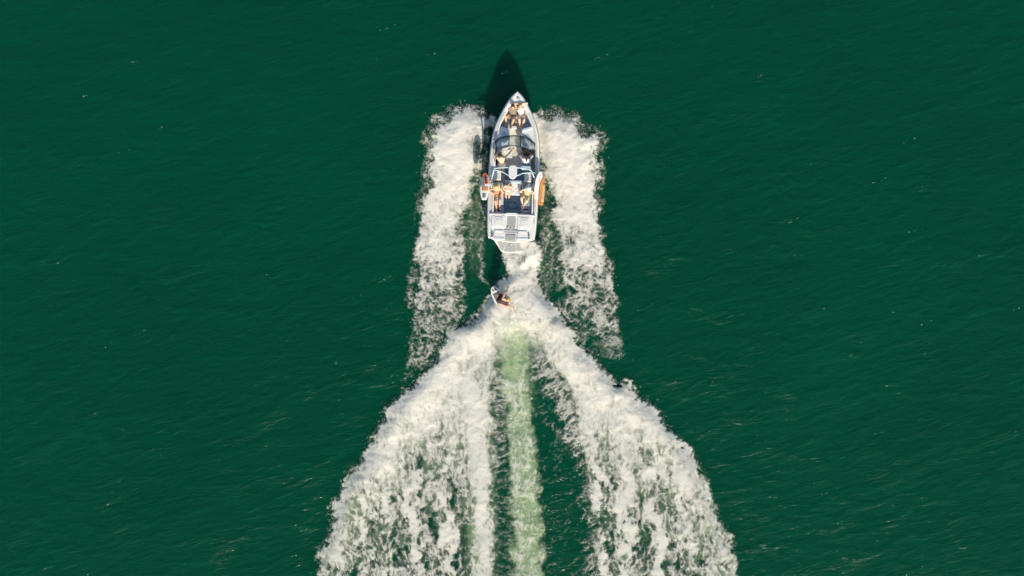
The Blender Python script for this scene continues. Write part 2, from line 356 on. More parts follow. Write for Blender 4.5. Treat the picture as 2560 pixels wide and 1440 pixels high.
def water_mat():
    m, n, l, p = nodes('lake_water')
    tc = n.new('ShaderNodeTexCoord')
    at = n.new('ShaderNodeAttribute'); at.attribute_name = 'bubbles'
    big = n.new('ShaderNodeTexNoise'); big.inputs['Scale'].default_value = .09; big.inputs['Detail'].default_value = 4
    l.new(tc.outputs['Object'], big.inputs['Vector'])
    base = n.new('ShaderNodeMix'); base.data_type = 'RGBA'
    base.inputs['A'].default_value = (.0001, .052, .0240, 1); base.inputs['B'].default_value = (.0002, .081, .0385, 1)
    l.new(big.outputs['Fac'], base.inputs['Factor'])
    fine = n.new('ShaderNodeTexNoise'); fine.inputs['Scale'].default_value = 7; fine.inputs['Detail'].default_value = 6; fine.inputs['Distortion'].default_value = .6
    l.new(tc.outputs['Object'], fine.inputs['Vector'])
    mm = n.new('ShaderNodeMath'); mm.operation = 'MULTIPLY_ADD'; mm.inputs[1].default_value = .9; mm.inputs[2].default_value = .55
    l.new(fine.outputs['Fac'], mm.inputs[0])
    m2 = n.new('ShaderNodeMath'); m2.operation = 'MULTIPLY'; m2.use_clamp = True
    l.new(mm.outputs[0], m2.inputs[0]); l.new(at.outputs['Fac'], m2.inputs[1])
    mx = n.new('ShaderNodeMix'); mx.data_type = 'RGBA'; mx.inputs['B'].default_value = (.46, .615, .315, 1)
    l.new(m2.outputs[0], mx.inputs['Factor']); l.new(base.outputs['Result'], mx.inputs['A']); l.new(mx.outputs['Result'], p.inputs['Base Color'])
    p.inputs['Roughness'].default_value = .09; p.inputs['IOR'].default_value = 1.333; p.inputs['Specular IOR Level'].default_value = .32
    p.subsurface_method = 'RANDOM_WALK'; p.inputs['Subsurface Weight'].default_value = .78; p.inputs['Subsurface Radius'].default_value = (.5, 1.0, .8); p.inputs['Subsurface Scale'].default_value = 2.6
    # ripples too small for the mesh: a fine even texture and, in patches, thin steep crests running up to the right
    def along(ang, sx, sy):
        r_ = n.new('ShaderNodeMapping'); r_.inputs['Rotation'].default_value = (0, 0, math.radians(-ang)); l.new(tc.outputs['Object'], r_.inputs['Vector'])
        s_ = n.new('ShaderNodeMapping'); s_.inputs['Scale'].default_value = (sx, sy, 1); l.new(r_.outputs[0], s_.inputs['Vector']); return s_
    mp = along(15, .42, 1.15)
    def noise(sc_, det, ro, dist, vec):
        k = n.new('ShaderNodeTexNoise'); k.inputs['Scale'].default_value = sc_; k.inputs['Detail'].default_value = det
        k.inputs['Roughness'].default_value = ro; k.inputs['Distortion'].default_value = dist; l.new(vec, k.inputs['Vector']); return k.outputs['Fac']
    def mth(op, a, b=None, c=None, clamp=False):
        k = n.new('ShaderNodeMath'); k.operation = op; k.use_clamp = clamp
        for q_, v_ in enumerate((a, b, c)):
            if v_ is None: continue
            if isinstance(v_, (int, float)): k.inputs[q_].default_value = v_
            else: l.new(v_, k.inputs[q_])
        return k.outputs[0]
    even = noise(3.2, 6, .6, .4, mp.outputs[0])
    cr = noise(1.5, 5, .58, .7, mp.outputs[0])
    cr = mth('ABSOLUTE', mth('MULTIPLY_ADD', cr, 2.0, -1.0))
    cr = mth('POWER', mth('SUBTRACT', 1.0, mth('MULTIPLY', cr, 3.2), clamp=True), 1.4)
    mp2 = along(13, .45, 1.1)
    pt = noise(.9, 4, .6, .3, mp2.outputs[0])
    pt = mth('MULTIPLY_ADD', pt, 4.0, -1.6, clamp=True)
    jag = noise(16, 3, .6, 0, tc.outputs['Object'])
    hgt = mth('MULTIPLY', mth('MULTIPLY', cr, pt), mth('MULTIPLY_ADD', jag, 1.2, .1))
    hgt = mth('ADD', mth('MULTIPLY', hgt, .023), mth('MULTIPLY', even, .058))
    b = n.new('ShaderNodeBump'); b.inputs['Strength'].default_value = 1.0; b.inputs['Distance'].default_value = 1.0
    l.new(hgt, b.inputs['Height']); l.new(b.outputs[0], p.inputs['Normal'])
    return m
me = mesh_np('water', np.stack([GX, GY, hz], -1).reshape(-1, 3), grid_faces(*GX.shape))
attr(me, 'bubbles', aw)
water = obj('water', me, water_mat(), None, True)
tag(water, 'deep green lake surface with fine wind ripples', 'water', kind='structure')

# ================================================================ foam sheets
def foam_mat():
    m, n, l, p = nodes('lake_foam')
    out = n['Material Output']
    tc = n.new('ShaderNodeTexCoord'); at = n.new('ShaderNodeAttribute'); at.attribute_name = 'foam'
    nz = n.new('ShaderNodeTexNoise'); nz.inputs['Scale'].default_value = 14; nz.inputs['Detail'].default_value = 5; nz.inputs['Roughness'].default_value = .7
    l.new(tc.outputs['Object'], nz.inputs['Vector'])
    a1 = n.new('ShaderNodeMath'); a1.operation = 'MULTIPLY_ADD'; a1.inputs[1].default_value = 1.1; a1.inputs[2].default_value = -.55
    l.new(nz.outputs['Fac'], a1.inputs[0])
    # fine holes only where the foam is thin or part-covered: weight a(1-a)
    om = n.new('ShaderNodeMath'); om.operation = 'SUBTRACT'; om.inputs[0].default_value = 1.12; l.new(at.outputs['Fac'], om.inputs[1])
    w1 = n.new('ShaderNodeMath'); w1.operation = 'MULTIPLY'; l.new(at.outputs['Fac'], w1.inputs[0]); l.new(om.outputs[0], w1.inputs[1])
    w2 = n.new('ShaderNodeMath'); w2.operation = 'MULTIPLY'; w2.inputs[1].default_value = 2.0; l.new(w1.outputs[0], w2.inputs[0])
    ad = n.new('ShaderNodeMath'); ad.operation = 'MULTIPLY_ADD'; ad.use_clamp = True
    l.new(a1.outputs[0], ad.inputs[0]); l.new(w2.outputs[0], ad.inputs[1]); l.new(at.outputs['Fac'], ad.inputs[2])
    p.inputs['Base Color'].default_value = (.80, .768, .672, 1); p.inputs['Roughness'].default_value = .85; p.inputs['Specular IOR Level'].default_value = .15
    l.new(ad.outputs[0], p.inputs['Alpha'])
    b = n.new('ShaderNodeBump'); b.inputs['Strength'].default_value = .25; b.inputs['Distance'].default_value = .015
    l.new(nz.outputs['Fac'], b.inputs['Height']); l.new(b.outputs[0], p.inputs['Normal'])
    return m
M['foam'] = foam_mat()
FZ = water_z(fxg, fyg)
FT = .030 + .006*np.clip(FF['bill'], -1.5, 1.5) + .006*FF['mid'] + .002*FF['fin'] + .012*np.clip(FF['clump'], -2, 2)
fresh = sstep(520, 300, fyg)
def foam_sheet(name, layer, label):
    a = LAY[layer]
    thick = .012 + sstep(.0, .35, a)*np.clip(.03+FT*(.65+.15*fresh), .0, .3)
    X = (fxg-1280)/S; Y = (720-fyg)/S
    f = grid_faces(*fxg.shape)
    keep = (a.ravel()[f].max(1) > .05)
    f = f[keep]
    used = np.unique(f); idx = np.full(a.size, -1, np.int32); idx[used] = np.arange(len(used))
    v = np.stack([X, Y, FZ+thick], -1).reshape(-1, 3)[used]
    me = mesh_np(name, v, idx[f]); attr(me, 'foam', a.ravel()[used])
    o = obj(name, me, M['foam'], None, True)
    return tag(o, label, 'foam', kind='stuff')
foam_sheet('bow_wash_foam', 'port', 'white foam thrown out along the left side of the boat')
foam_sheet('bow_wash_foam', 'star', 'white foam thrown out along the right side of the boat')
foam_sheet('stern_wake_foam', 'wake', 'spreading V of white and pale green foam behind the boat')

# ================================================================ spray
def drops(name, label, pts, sizes):
    base = np.array([(1,0,0),(-1,0,0),(0,1,0),(0,-1,0),(0,0,1),(0,0,-1)], np.float32)
    tri = np.array([(0,2,4),(2,1,4),(1,3,4),(3,0,4),(2,0,5),(1,2,5),(3,1,5),(0,3,5)], np.int32)
    R = np.random.RandomState(3)
    v = pts[:, None, :] + base[None]*sizes[:, None, None]*R.uniform(.6, 1.5, (len(pts), 6, 1))
    f = (tri[None]+6*np.arange(len(pts))[:, None, None]).reshape(-1, 3)
    me = mesh_np(name, v.reshape(-1, 3), f)
    return tag(obj(name, me, M['drop'], None, True), label, 'spray', kind='stuff')
M['drop'] = mat('spray_drop', (.88, .90, .88), .4, .03)
R = np.random.RandomState(5)
def edge_points(P, n, spread, weight):
    out = []
    P = np.array(P, float); d = np.hypot(*(np.roll(P, -1, 0)-P).T); wts = np.array([weight(*q) for q in (P+np.roll(P, -1, 0))/2])*d
    k = R.choice(len(P), n, p=wts/wts.sum()); t = R.rand(n)[:, None]
    q = P[k]*(1-t)+np.roll(P, -1, 0)[k]*t
    a = R.rand(n)*6.283; r = np.abs(R.normal(0, spread, n))
    return q+np.stack([np.cos(a)*r, np.sin(a)*r], 1)
def wt_bow(x, y): return 1.0 if (y < 330 and (x < 1225 or x > 1350)) else (.55 if (y < 470 and (x < 1090 or x > 1480)) else (.05 if (x < 1060 or x > 1490) else .02))
def wt_wake(x, y): return 0 if y > 1450 else (.35 if y < 1000 else .8)
q = np.concatenate([edge_points(PORT_WASH, 1500, 13, wt_bow), edge_points(STAR_WASH, 1500, 13, wt_bow), edge_points(WAKE, 2200, 8, wt_wake)])
z = water_z(q[:, 0], q[:, 1])+R.rand(len(q))**2*np.where(q[:, 1] < 470, .55, .25)+.02
sz = .004+.012*R.rand(len(q))**2.5
drops('spray_droplets', 'scattered white droplets flung beyond the foam edges', np.stack([(q[:, 0]-1280)/S, (720-q[:, 1])/S, z], 1), sz)

# small white flecks standing in for sun glints on the ripple crests, more of them towards the lower right
fl = []
while len(fl) < 90:
    px_, py_ = R.uniform(0, 2560), R.uniform(0, 1440)
    if R.rand() > .35+.4*(px_/2560)+.3*(py_/1440)-.1: continue
    if 780 < px_ < 1880 and py_ > 250: continue
    k = 1 if R.rand() < .4 else R.randint(2, 7)
    for j in range(k):
        t = R.normal(0, 13); fl.append((px_+t, py_-t*.38+R.normal(0, 1.5), R.uniform(.005, .015) if j else R.uniform(.009, .025)))
fl = np.array(fl)
drops('glint_flecks', 'tiny white flecks standing in for sun glints on the ripple crests', np.stack([(fl[:, 0]-1280)/S, (720-fl[:, 1])/S, water_z(fl[:, 0], fl[:, 1])+.004], 1), fl[:, 2])
# ================================================================ wake boat
B0 = Wd(1278, 603, 0); HEAD = math.radians(-2.48)
RB = Matrix.Rotation(-HEAD, 3, 'Z')
def bl(px, py, z=0.0):
    """plan units at height z -> boat coordinates (x starboard, y to the bow)"""
    p = Wd(px, py, z)-Vector((B0.x, B0.y, 0)); q = RB @ Vector((p.x, p.y, 0)); return Vector((q.x, q.y, z))
boat = tag(empty('wake_boat', B0, HEAD), 'white and grey open bow motorboat with passengers, speeding across the green lake', 'boat')

ST = [(598,55.5),(594,58.5),(585,60),(560,61.5),(520,62.5),(480,63),(440,63),(400,62),(370,60),(340,56.5),(315,50),(295,41),(280,34),(265,25.5),(252,17.5),(243,10),(238,4.5),(236,.6)]
KM = (H-1.0)/H/S
stv = np.array([(603-p)*KM for p, _ in ST]); sth = np.array([h*KM for _, h in ST])
stv[0] = .05
LOA = stv[-1]
def halfw(v): return float(np.interp(v, stv, sth))
def sheer(v): return .82 + .10*(v/LOA) + .40*(v/LOA)**2.4
VS = np.unique(np.concatenate([np.linspace(.05, 5.6, 30), np.linspace(5.6, LOA, 26)]))

def loft(rows, name, mat_, parent, close=False, smooth=True):
    """rows: list of equally long point lists"""
    bm = bmesh.new(); g = [[bm.verts.new(p) for p in r] for r in rows]
    n = len(rows[0])
    for a, b in zip(g[:-1], g[1:]):
        for i in range(n if close else n-1):
            j = (i+1) % n
            try: bm.faces.new((a[i], a[j], b[j], b[i]))
            except ValueError: pass
    bmesh.ops.remove_doubles(bm, verts=bm.verts, dist=1e-4)
    return obj(name, bm_mesh(bm, name), mat_, parent, smooth)
def slab(name, pts, z0, z1, mat_, parent, bev=.015, seg=2, plan=True, tilt=None):
    """solid block over an outline; z1 may be a function of (x, y); bevelled top edges"""
    bm = bmesh.new()
    zt = z1 if not callable(z1) else None
    q = [bl(px, py, zt if zt is not None else 1.0) for px, py in pts] if plan else [Vector((a, b, 0)) for a, b in pts]
    top = [bm.verts.new((p.x, p.y, zt if zt is not None else z1(p.x, p.y))) for p in q]
    bot = [bm.verts.new((p.x, p.y, z0)) for p in q]
    ft = bm.faces.new(top); bm.faces.new(bot[::-1])
    for i in range(len(q)):
        j = (i+1) % len(q); bm.faces.new((top[j], top[i], bot[i], bot[j]))
    bmesh.ops.recalc_face_normals(bm, faces=bm.faces)
    if bev:
        e = [e for e in bm.edges if any(f is ft for f in e.link_faces)] + [e for e in bm.edges if abs(e.verts[0].co.z-e.verts[1].co.z) > 1e-3 and (e.verts[0].co-e.verts[1].co).xy.length < 1e-4]
        bmesh.ops.bevel(bm, geom=list(set(e)), offset=bev, segments=seg, profile=.5, affect='EDGES', clamp_overlap=True)
    me = bm_mesh(bm, name)
    return obj(name, me, mat_, parent)
def rect(x0, y0, x1, y1, sk=.043):
    """rectangle square to the boat, corners in plan units (sk follows the boat's heading)"""
    def f(x, y): return (x+(603-y)*0.0, y)
    cy = (y0+y1)/2; cx = (x0+x1)/2
    return [(x0+(cy-y1)*sk, y1+(x0-cx)*sk), (x1+(cy-y1)*sk, y1+(x1-cx)*sk), (x1+(cy-y0)*sk, y0+(x1-cx)*sk), (x0+(cy-y0)*sk, y0+(x0-cx)*sk)]
def tube(name, pts, r, mat_, parent, n=10, closed=False):
    """round bar through points, ends capped"""
    pts = [Vector(p) for p in pts]; bm = bmesh.new(); rings = []
    m = len(pts); rr = r if isinstance(r, (list, tuple)) else [r]*m
    for i, p in enumerate(pts):
        if closed: t = pts[(i+1) % m]-pts[i-1]
        else: t = pts[min(i+1, m-1)]-pts[max(i-1, 0)]
        t.normalize(); up = Vector((0, 0, 1)) if abs(t.z) < .9 else Vector((1, 0, 0))
        a = t.cross(up).normalized(); b = t.cross(a)
        rings.append([bm.verts.new(p+(a*math.cos(k*2*math.pi/n)+b*math.sin(k*2*math.pi/n))*rr[i]) for k in range(n)])
    for i in range(m if closed else m-1):
        A, Bq = rings[i], rings[(i+1) % m]
        for k in range(n): bm.faces.new((A[k], A[(k+1) % n], Bq[(k+1) % n], Bq[k]))
    if not closed: bm.faces.new(rings[0][::-1]); bm.faces.new(rings[-1])
    return obj(name, bm_mesh(bm, name), mat_, parent, True)
def smooth_pts(pts, k=6):
    """Catmull-Rom through points"""
    P = [Vector(p) for p in pts]; P = [2*P[0]-P[1]]+P+[2*P[-1]-P[-2]]; out = []
    for i in range(1, len(P)-2):
        for s in range(k):
            t = s/k; a, b, c, d = P[i-1], P[i], P[i+1], P[i+2]
            out.append(.5*((2*b)+(c-a)*t+(2*a-5*b+4*c-d)*t*t+(3*b-a-3*c+d)*t**3))
    return out+[P[-2]]
def disc(name, c, r, z0, z1, mat_, parent, n=16, bev=.003):
    return slab(name, [(c[0]+r*math.cos(k*2*math.pi/n), c[1]+r*math.sin(k*2*math.pi/n)) for k in range(n)], z0, z1, mat_, parent, bev, 1, plan=False)

# ---- hull: topsides, chine, bottom, transom
rows = []
for v in VS:
    hw = halfw(v); zs = sheer(v); f = v/LOA
    ch = hw*(.90-.25*f**3); zc = .10+.55*f**3; zk = -.30+1.05*max(0, f-.62)**1.6*2.4
    zk = min(zk, zs-.12); zc = min(zc, zs-.08)
    side = [(hw, zs-.03), (hw*.99, zs-.12), ((hw+ch)/2*1.01, (zs+zc)/2), (ch, zc), (ch*.55, (zc+zk)/2), (0, zk)]
    vv = [v-.0]*6
    rake = max(0, f-.8)*2.0
    r = [Vector((x, v-rake*(zs-z)*.8, z)) for x, z in side]
    rows.append(r+[Vector((-p.x, p.y, p.z)) for p in r[-2::-1]])
hull = loft(rows, 'hull', M['gel_grey'], boat)
bm = bmesh.new(); bm.faces.new([bm.verts.new(p) for p in rows[0]]); obj('transom', bm_mesh(bm, 'transom'), M['gel'], boat)
# ---- rub rail and gunwale cap
rail = [Vector((halfw(v)+.012, v, sheer(v)-.05)) for v in VS]; railp = [Vector((-p.x, p.y, p.z)) for p in rail]
tube('rub_rail', railp+rail[::-1], .022, M['steel'], boat, 8)
def inner(v):
    w_ = .185 if v < 4.2 else .185+.03*(v-4.2)
    return max(0, halfw(v)-w_)
V_IN = 6.42                                            # forward end of the open cockpit
def cap_rows(sg):
    out = []
    for v in VS:
        hw = halfw(v); zs = sheer(v); iw = inner(v) if v < V_IN else 0
        iw = iw*min(1, max(0, (V_IN-v)/.16))**.5 if v > V_IN-.16 else iw
        mid = (hw+iw)/2
        out.append([Vector((sg*hw, v, zs-.03)), Vector((sg*(hw-.012), v, zs+.005)), Vector((sg*(hw-.05), v, zs+.03)), Vector((sg*mid, v, zs+.035)), Vector((sg*(iw+.03), v, zs+.03)), Vector((sg*iw, v, zs+.005)), Vector((sg*iw, v, zs-.06))])
    return out
for sg in (-1, 1): loft(cap_rows(sg), 'gunwale', M['gel'], boat)
# dark non-slip strips let into the gunwales
for sg in (-1, 1):
    rws = []
    for v in VS:
        if .75 < v < 6.0:
            iw = inner(v); hw = halfw(v); zs = sheer(v)
            a, b = iw+.035, hw-.085
            rws.append([Vector((sg*a, v, zs+.041)), Vector((sg*b, v, zs+.042))])
    loft(rws, 'gunwale_strip', M['deck_strip'], boat)
# ---- cockpit liner and floor
for sg in (-1, 1):
    loft([[Vector((sg*inner(v), v, sheer(v)-.01)), Vector((sg*(inner(v)-.02), v, .55)), Vector((sg*(inner(v)-.05), v, .29))] for v in VS if 1.2 < v < V_IN], 'cockpit_side', M['gel'], boat)
fl = [v for v in VS if 1.2 < v < V_IN]
loft([[Vector((-inner(v), v, .30)), Vector((0, v, .30)), Vector((inner(v), v, .30))] for v in fl], 'cockpit_floor', M['floor'], boat)

# ---- bow: forward deck, seat, backrest, bow light
slab('bow_seat_base', [(1264,292),(1269,276),(1277,260),(1284,252),(1302,252),(1309,259),(1317,275),(1322,292)], .31, .60, M['gel'], boat, .02)
slab('bow_cushion', [(1262,298),(1270,276),(1279,261),(1285,256),(1301,256),(1307,261),(1316,275),(1322,295),(1308,298),(1306,290),(1279,290),(1276,298)], .601, .72, M['cushion'], boat, .03, 3)
slab('bow_backrest', [(1271,267),(1278,256),(1283,251),(1292,249),(1302,251),(1310,257),(1307,259.5),(1300,257),(1292,256),(1285,258.5),(1279,263),(1275,269)], .70, 1.14, M['cushion_grey'], boat, .03, 3)
slab('bow_seat_cushion', [(1253.5,315),(1258,299),(1273,297.5),(1271,312),(1269,321),(1253,318)], .45, .74, M['cushion_grey'], boat, .03, 3)
slab('bow_seat_cushion', [(1306,300),(1309,296.5),(1323,294),(1329,314),(1329,318),(1309,323)], .45, .74, M['cushion_grey'], boat, .03, 3)
for pts in ([(1257,300),(1262,288),(1271,290),(1270,298)], [(1309,296),(1311,289),(1320,287),(1323.5,294)]):
    slab('bow_side_cushion', pts, .45, .73, M['cushion'], boat, .03, 3)
slab('bow_pad_insert', [(1278,305.5),(1280,290.5),(1305.5,290.5),(1304,305.5)], .31, .66, M['cushion'], boat, .03, 3)
slab('bow_light', [(1291.5,250),(1292,243.5),(1295,242.5),(1299,245),(1301,250)], 1.20, 1.36, M['cushion_blue'], boat, .02)
for p in ((1281,249.5),): 
    q = bl(p[0], p[1], 1.25); disc('bow_cleat', (q.x, q.y), .035, 1.18, 1.27, M['rubber'], boat)
for p in ((1236.5,333),(1234.5,349)):
    q = bl(p[0], p[1], 1.05); disc('gunwale_cleat', (q.x, q.y), .04, .95, 1.09, M['rubber'], boat)

# ---- consoles left and right of the walkway
zc_ = 1.04
slab('console', [(1240,352),(1244,330),(1249,320),(1258,321),(1274,328),(1273,345),(1272,364),(1256,369),(1243,373)], .31, zc_, M['gel'], boat, .03, 3)
slab('console', [(1303,330),(1318,325),(1332,321),(1338,338),(1339,358),(1337,374),(1316,372),(1302,366)], .31, zc_, M['gel'], boat, .03, 3)
slab('console_backrest', [(1250,321),(1253,315.5),(1271,321.5),(1274,327),(1270,328),(1258,322.5)], .6, zc_+.06, M['cushion_blue'], boat, .025, 3)
slab('console_backrest', [(1304,325.5),(1308,321),(1331,315),(1332.5,321),(1318,325.5),(1306,329.5)], .6, zc_+.06, M['cushion_blue'], boat, .025, 3)
slab('console_top_mat', [(1249,360),(1252,337),(1257,328),(1271,332),(1270.5,346),(1269,352),(1258,364)], zc_-.02, zc_+.005, M['cushion_blue'], boat, .002, 1)
slab('console_top_mat', [(1305,362),(1306,340),(1320,334),(1330,349),(1333,364),(1318,368)], zc_-.02, zc_+.005, M['gel_grey'], boat, .002, 1)
q = bl(1260.5, 332.5, zc_); disc('cup_holder', (q.x, q.y), .032, zc_-.02, zc_+.012, M['black'], boat)
slab('dash', [(1304,368),(1316,370),(1335,375),(1336,380),(1320,378),(1304,372)], .6, 1.06, M['rubber'], boat, .02)
slab('dash', [(1244,372),(1257,367.5),(1271,364),(1271,369),(1257,374),(1245,379)], .6, 1.08, M['gel_grey'], boat, .02)
# steering wheel
wc = bl(1315, 377.5, 1.10); wv = Vector((0, -.75, .66)); wa = Vector((1, 0, 0)); wb = wv.cross(wa)
wheel = tube('steering_wheel', [wc+.16*(wa*math.cos(t*math.pi/10)+wb*math.sin(t*math.pi/10)) for t in range(20)], .014, M['black'], boat, 8, True)
for k in range(3):
    t = math.pi/2+k*2*math.pi/3; tube('spoke', [wc-wv*.02, wc+.155*(wa*math.cos(t)+wb*math.sin(t))], .010, M['steel'], wheel, 6)
# white step box in the bow walkway
slab('walkway_step', [(1275.5,321.5),(1275.5,314),(1291.5,314.5),(1292,322)], .31, .70, M['gel'], boat, .03, 3)

# ---- windshield
front = [(1238.5,354,1.06),(1246,347,1.07),(1256,343,1.08),(1266,340.3,1.09),(1273,339.2,1.09),(1288,338.8,1.09),(1302.5,341,1.09),(1313,343.5,1.08),(1323,348,1.07),(1331,354,1.06),(1337.5,360,1.05)]
aft = [(1241.5,372.5,1.34),(1247,371,1.40),(1256,369,1.45),(1265,367,1.47),(1272,365.8,1.48),(1286,364.6,1.48),(1301.5,367,1.48),(1312,370,1.47),(1322,373,1.45),(1329,375,1.40),(1334.5,376.5,1.34)]
Fp = [bl(*p) for p in front]; Ap = [bl(*p) for p in aft]
wsh = tube('windshield', smooth_pts(Fp, 4), .020, M['frame'], boat, 8)
tube('top_rail', smooth_pts(Ap, 4), .017, M['frame'], wsh, 8)
for i in (0, 4, 6, 10): tube('post', [Fp[i], Ap[i]], .024 if i in (4, 6) else .02, M['frame'], wsh, 8)
def glass_mat():
    m, n, l, p = nodes('tinted_glass'); n.remove(p); out = n['Material Output']
    tr = n.new('ShaderNodeBsdfTransparent'); tr.inputs[0].default_value = (.88, .93, .95, 1)
    gl = n.new('ShaderNodeBsdfGlossy'); gl.inputs['Roughness'].default_value = .04
    lw = n.new('ShaderNodeLayerWeight'); pw = n.new('ShaderNodeMath'); pw.operation = 'POWER'; pw.inputs[1].default_value = 4; l.new(lw.outputs['Facing'], pw.inputs[0])
    fr = n.new('ShaderNodeMath'); fr.operation = 'MULTIPLY_ADD'; fr.inputs[1].default_value = .8; fr.inputs[2].default_value = .035; l.new(pw.outputs[0], fr.inputs[0])
    mx = n.new('ShaderNodeMixShader'); l.new(fr.outputs[0], mx.inputs[0]); l.new(tr.outputs[0], mx.inputs[1]); l.new(gl.outputs[0], mx.inputs[2]); l.new(mx.outputs[0], out.inputs[0])
    return m
M['glass'] = glass_mat()
for a, b in ((0, 4), (4, 6), (6, 10)):
    rw = [[Fp[i].lerp(Ap[i], .03), Fp[i].lerp(Ap[i], .5)+Vector((0, 0, .025)), Fp[i].lerp(Ap[i], .97)] for i in range(a, b+1)]
    o = loft(rw, 'pane', M['glass'], wsh); sm = o.modifiers.new('thickness', 'SOLIDIFY'); sm.thickness = .006
# side wings of the windshield running aft
for k, i in ((0, 0), (1, 10)):
    e = bl(1236, 404, 1.06) if k == 0 else bl(1337, 416, 1.06)
    tube('side_rail', smooth_pts([Ap[i], Ap[i].lerp(e, .55)+Vector((0, 0, .05)), e], 5), .017, M['frame'], wsh, 8)

# ---- cockpit seats
slab('port_bench', [(1238,384),(1252,382),(1252,452),(1236,453)], .31, .62, M['cushion'], boat, .03, 3)
slab('port_backrest', [(1233.5,388),(1239,386),(1238,452),(1232.5,452)], .60, .97, M['cushion'], boat, .025, 3)
def ribbed(name, x0, y0, x1, y1, z0, z1, k, mat_):
    """upholstered back laid flat, cross channels between its pads"""
    base = slab(name, rect(x0, y0, x1, y1), z0, z1-.014, M['white'], boat, .02)
    for i in range(k):
        a = y0+(y1-y0)*i/k+.25; b = y0+(y1-y0)*(i+1)/k-.25
        slab('pad', rect(x0+.6, a, x1-.6, b), z1-.05, z1, mat_, base, .022, 3)
ribbed('flip_back_seat', 1237.5, 427, 1252.5, 450, .62, 1.05, 4, M['cushion'])
ribbed('flip_back_seat', 1312, 430.5, 1329, 455, .62, 1.05, 4, M['cushion'])
slab('starboard_bench', [(1312,432),(1332,432),(1331,458),(1311,458)], .31, .62, M['gel'], boat, .03, 2)
# helm chair
slab('helm_seat_base', [(1304,394),(1326,395),(1326,416),(1303,416)], .31, .60, M['gel_grey'], boat, .03)
slab('helm_seat_cushion', [(1303,392),(1327,393),(1327,415),(1302,415)], .601, .74, M['cushion_blue'], boat, .035, 3)
slab('helm_backrest', [(1302,414),(1327,415),(1326,424),(1304,423.5)], .72, 1.12, M['cushion_blue'], boat, .04, 3)
# rear seats: long side seats and the bench across between them
slab('rear_side_seat', [(1236,456),(1259.5,455),(1258,536),(1233,536)], .31, .60, M['gel'], boat, .02)
slab('rear_side_cushion', [(1237.5,457),(1259,456),(1258.5,512),(1235,514)], .601, .72, M['cushion_blue'], boat, .035, 3)
slab('rear_side_cushion', [(1235,515),(1258,513),(1257.5,530),(1234,531)], .601, .70, M['cushion_grey'], boat, .03, 3)
slab('rear_side_seat', [(1305.5,456),(1331,457),(1328.5,536),(1303,536)], .31, .60, M['gel'], boat, .02)
slab('rear_side_cushion', [(1309,458),(1330,459),(1328,533),(1304,532)], .601, .72, M['cushion_grey'], boat, .035, 3)
slab('seat_edge', [(1305.3,459),(1308.5,459),(1305.5,505),(1302.5,505)], .60, .745, M['cushion_blue'], boat, .015, 2)
slab('rear_bench', [(1262,452),(1304,453),(1303,489),(1261,487)], .31, .60, M['gel'], boat, .02)
slab('rear_bench_cushion', [(1262,458),(1303.5,459),(1302.5,488),(1261,486.5)], .601, .72, M['cushion'], boat, .035, 3)
slab('rear_bench_back', [(1262.5,450),(1304.5,451),(1304,458.5),(1262,457.5)], .60, 1.02, M['cushion_blue'], boat, .04, 3)
# side coaming pads
slab('coaming_pad', [(1232,456),(1236.5,456),(1234,533),(1229.5,533)], .6, .93, M['cushion'], boat, .025, 3)
slab('coaming_pad', [(1330.5,459),(1334.5,459),(1332,536),(1328.5,536)], .6, .93, M['cushion'], boat, .025, 3)
# ---- engine-room mat between the seats with its hatch
slab('slate_floor_mat', [(1260.5,487),(1303.5,488.5),(1301.5,534),(1257.5,532)], .29, .335, M['slate'], boat, .004, 1)
slab('mid_floor_mat', [(1263,419),(1309,420),(1308,451),(1262,450)], .29, .334, M['slate'], boat, .004, 1)
def loop_line(name, pts, z, parent, mat_, r=.011):
    q = [bl(px, py, z) for px, py in pts]; return tube(name, q, r, mat_, parent, 6, True)
loop_line('mat_groove', [(1264,497),(1300,498),(1292.5,522),(1270,521)], .338, boat, M['groove_dark'])
hatch = slab('floor_hatch', [(1271,504.5),(1292,505),(1290.5,520),(1272,519.5)], .30, .36, M['slate'], boat, .008)
loop_line('hatch_rim', [(1271,504.5),(1292,505),(1290.5,520),(1272,519.5)], .362, hatch, M['groove_dark'], .012)
for p in ((1276.3,507.2),(1286.5,507.5)):
    q = bl(p[0], p[1], .36); disc('latch', (q.x, q.y), .035, .35, .372, M['black'], hatch)
# raised black blocks at the after end of the side seats
for pts, pt2 in (([(1239,523.5),(1250,523.5),(1250,528),(1239,528)], [(1238.5,528.5),(1250,528.5),(1250,532.5),(1238,532.5)]), ([(1309,522.5),(1321,522.5),(1321,526),(1309,526)], [(1308.5,526.5),(1321.5,526.5),(1321.5,531),(1308.5,531)])):
    slab('seat_end_block', pts, .60, .74, M['black'], boat, .01)
    slab('seat_end_pad', pt2, .60, .78, M['cushion_blue'], boat, .02)

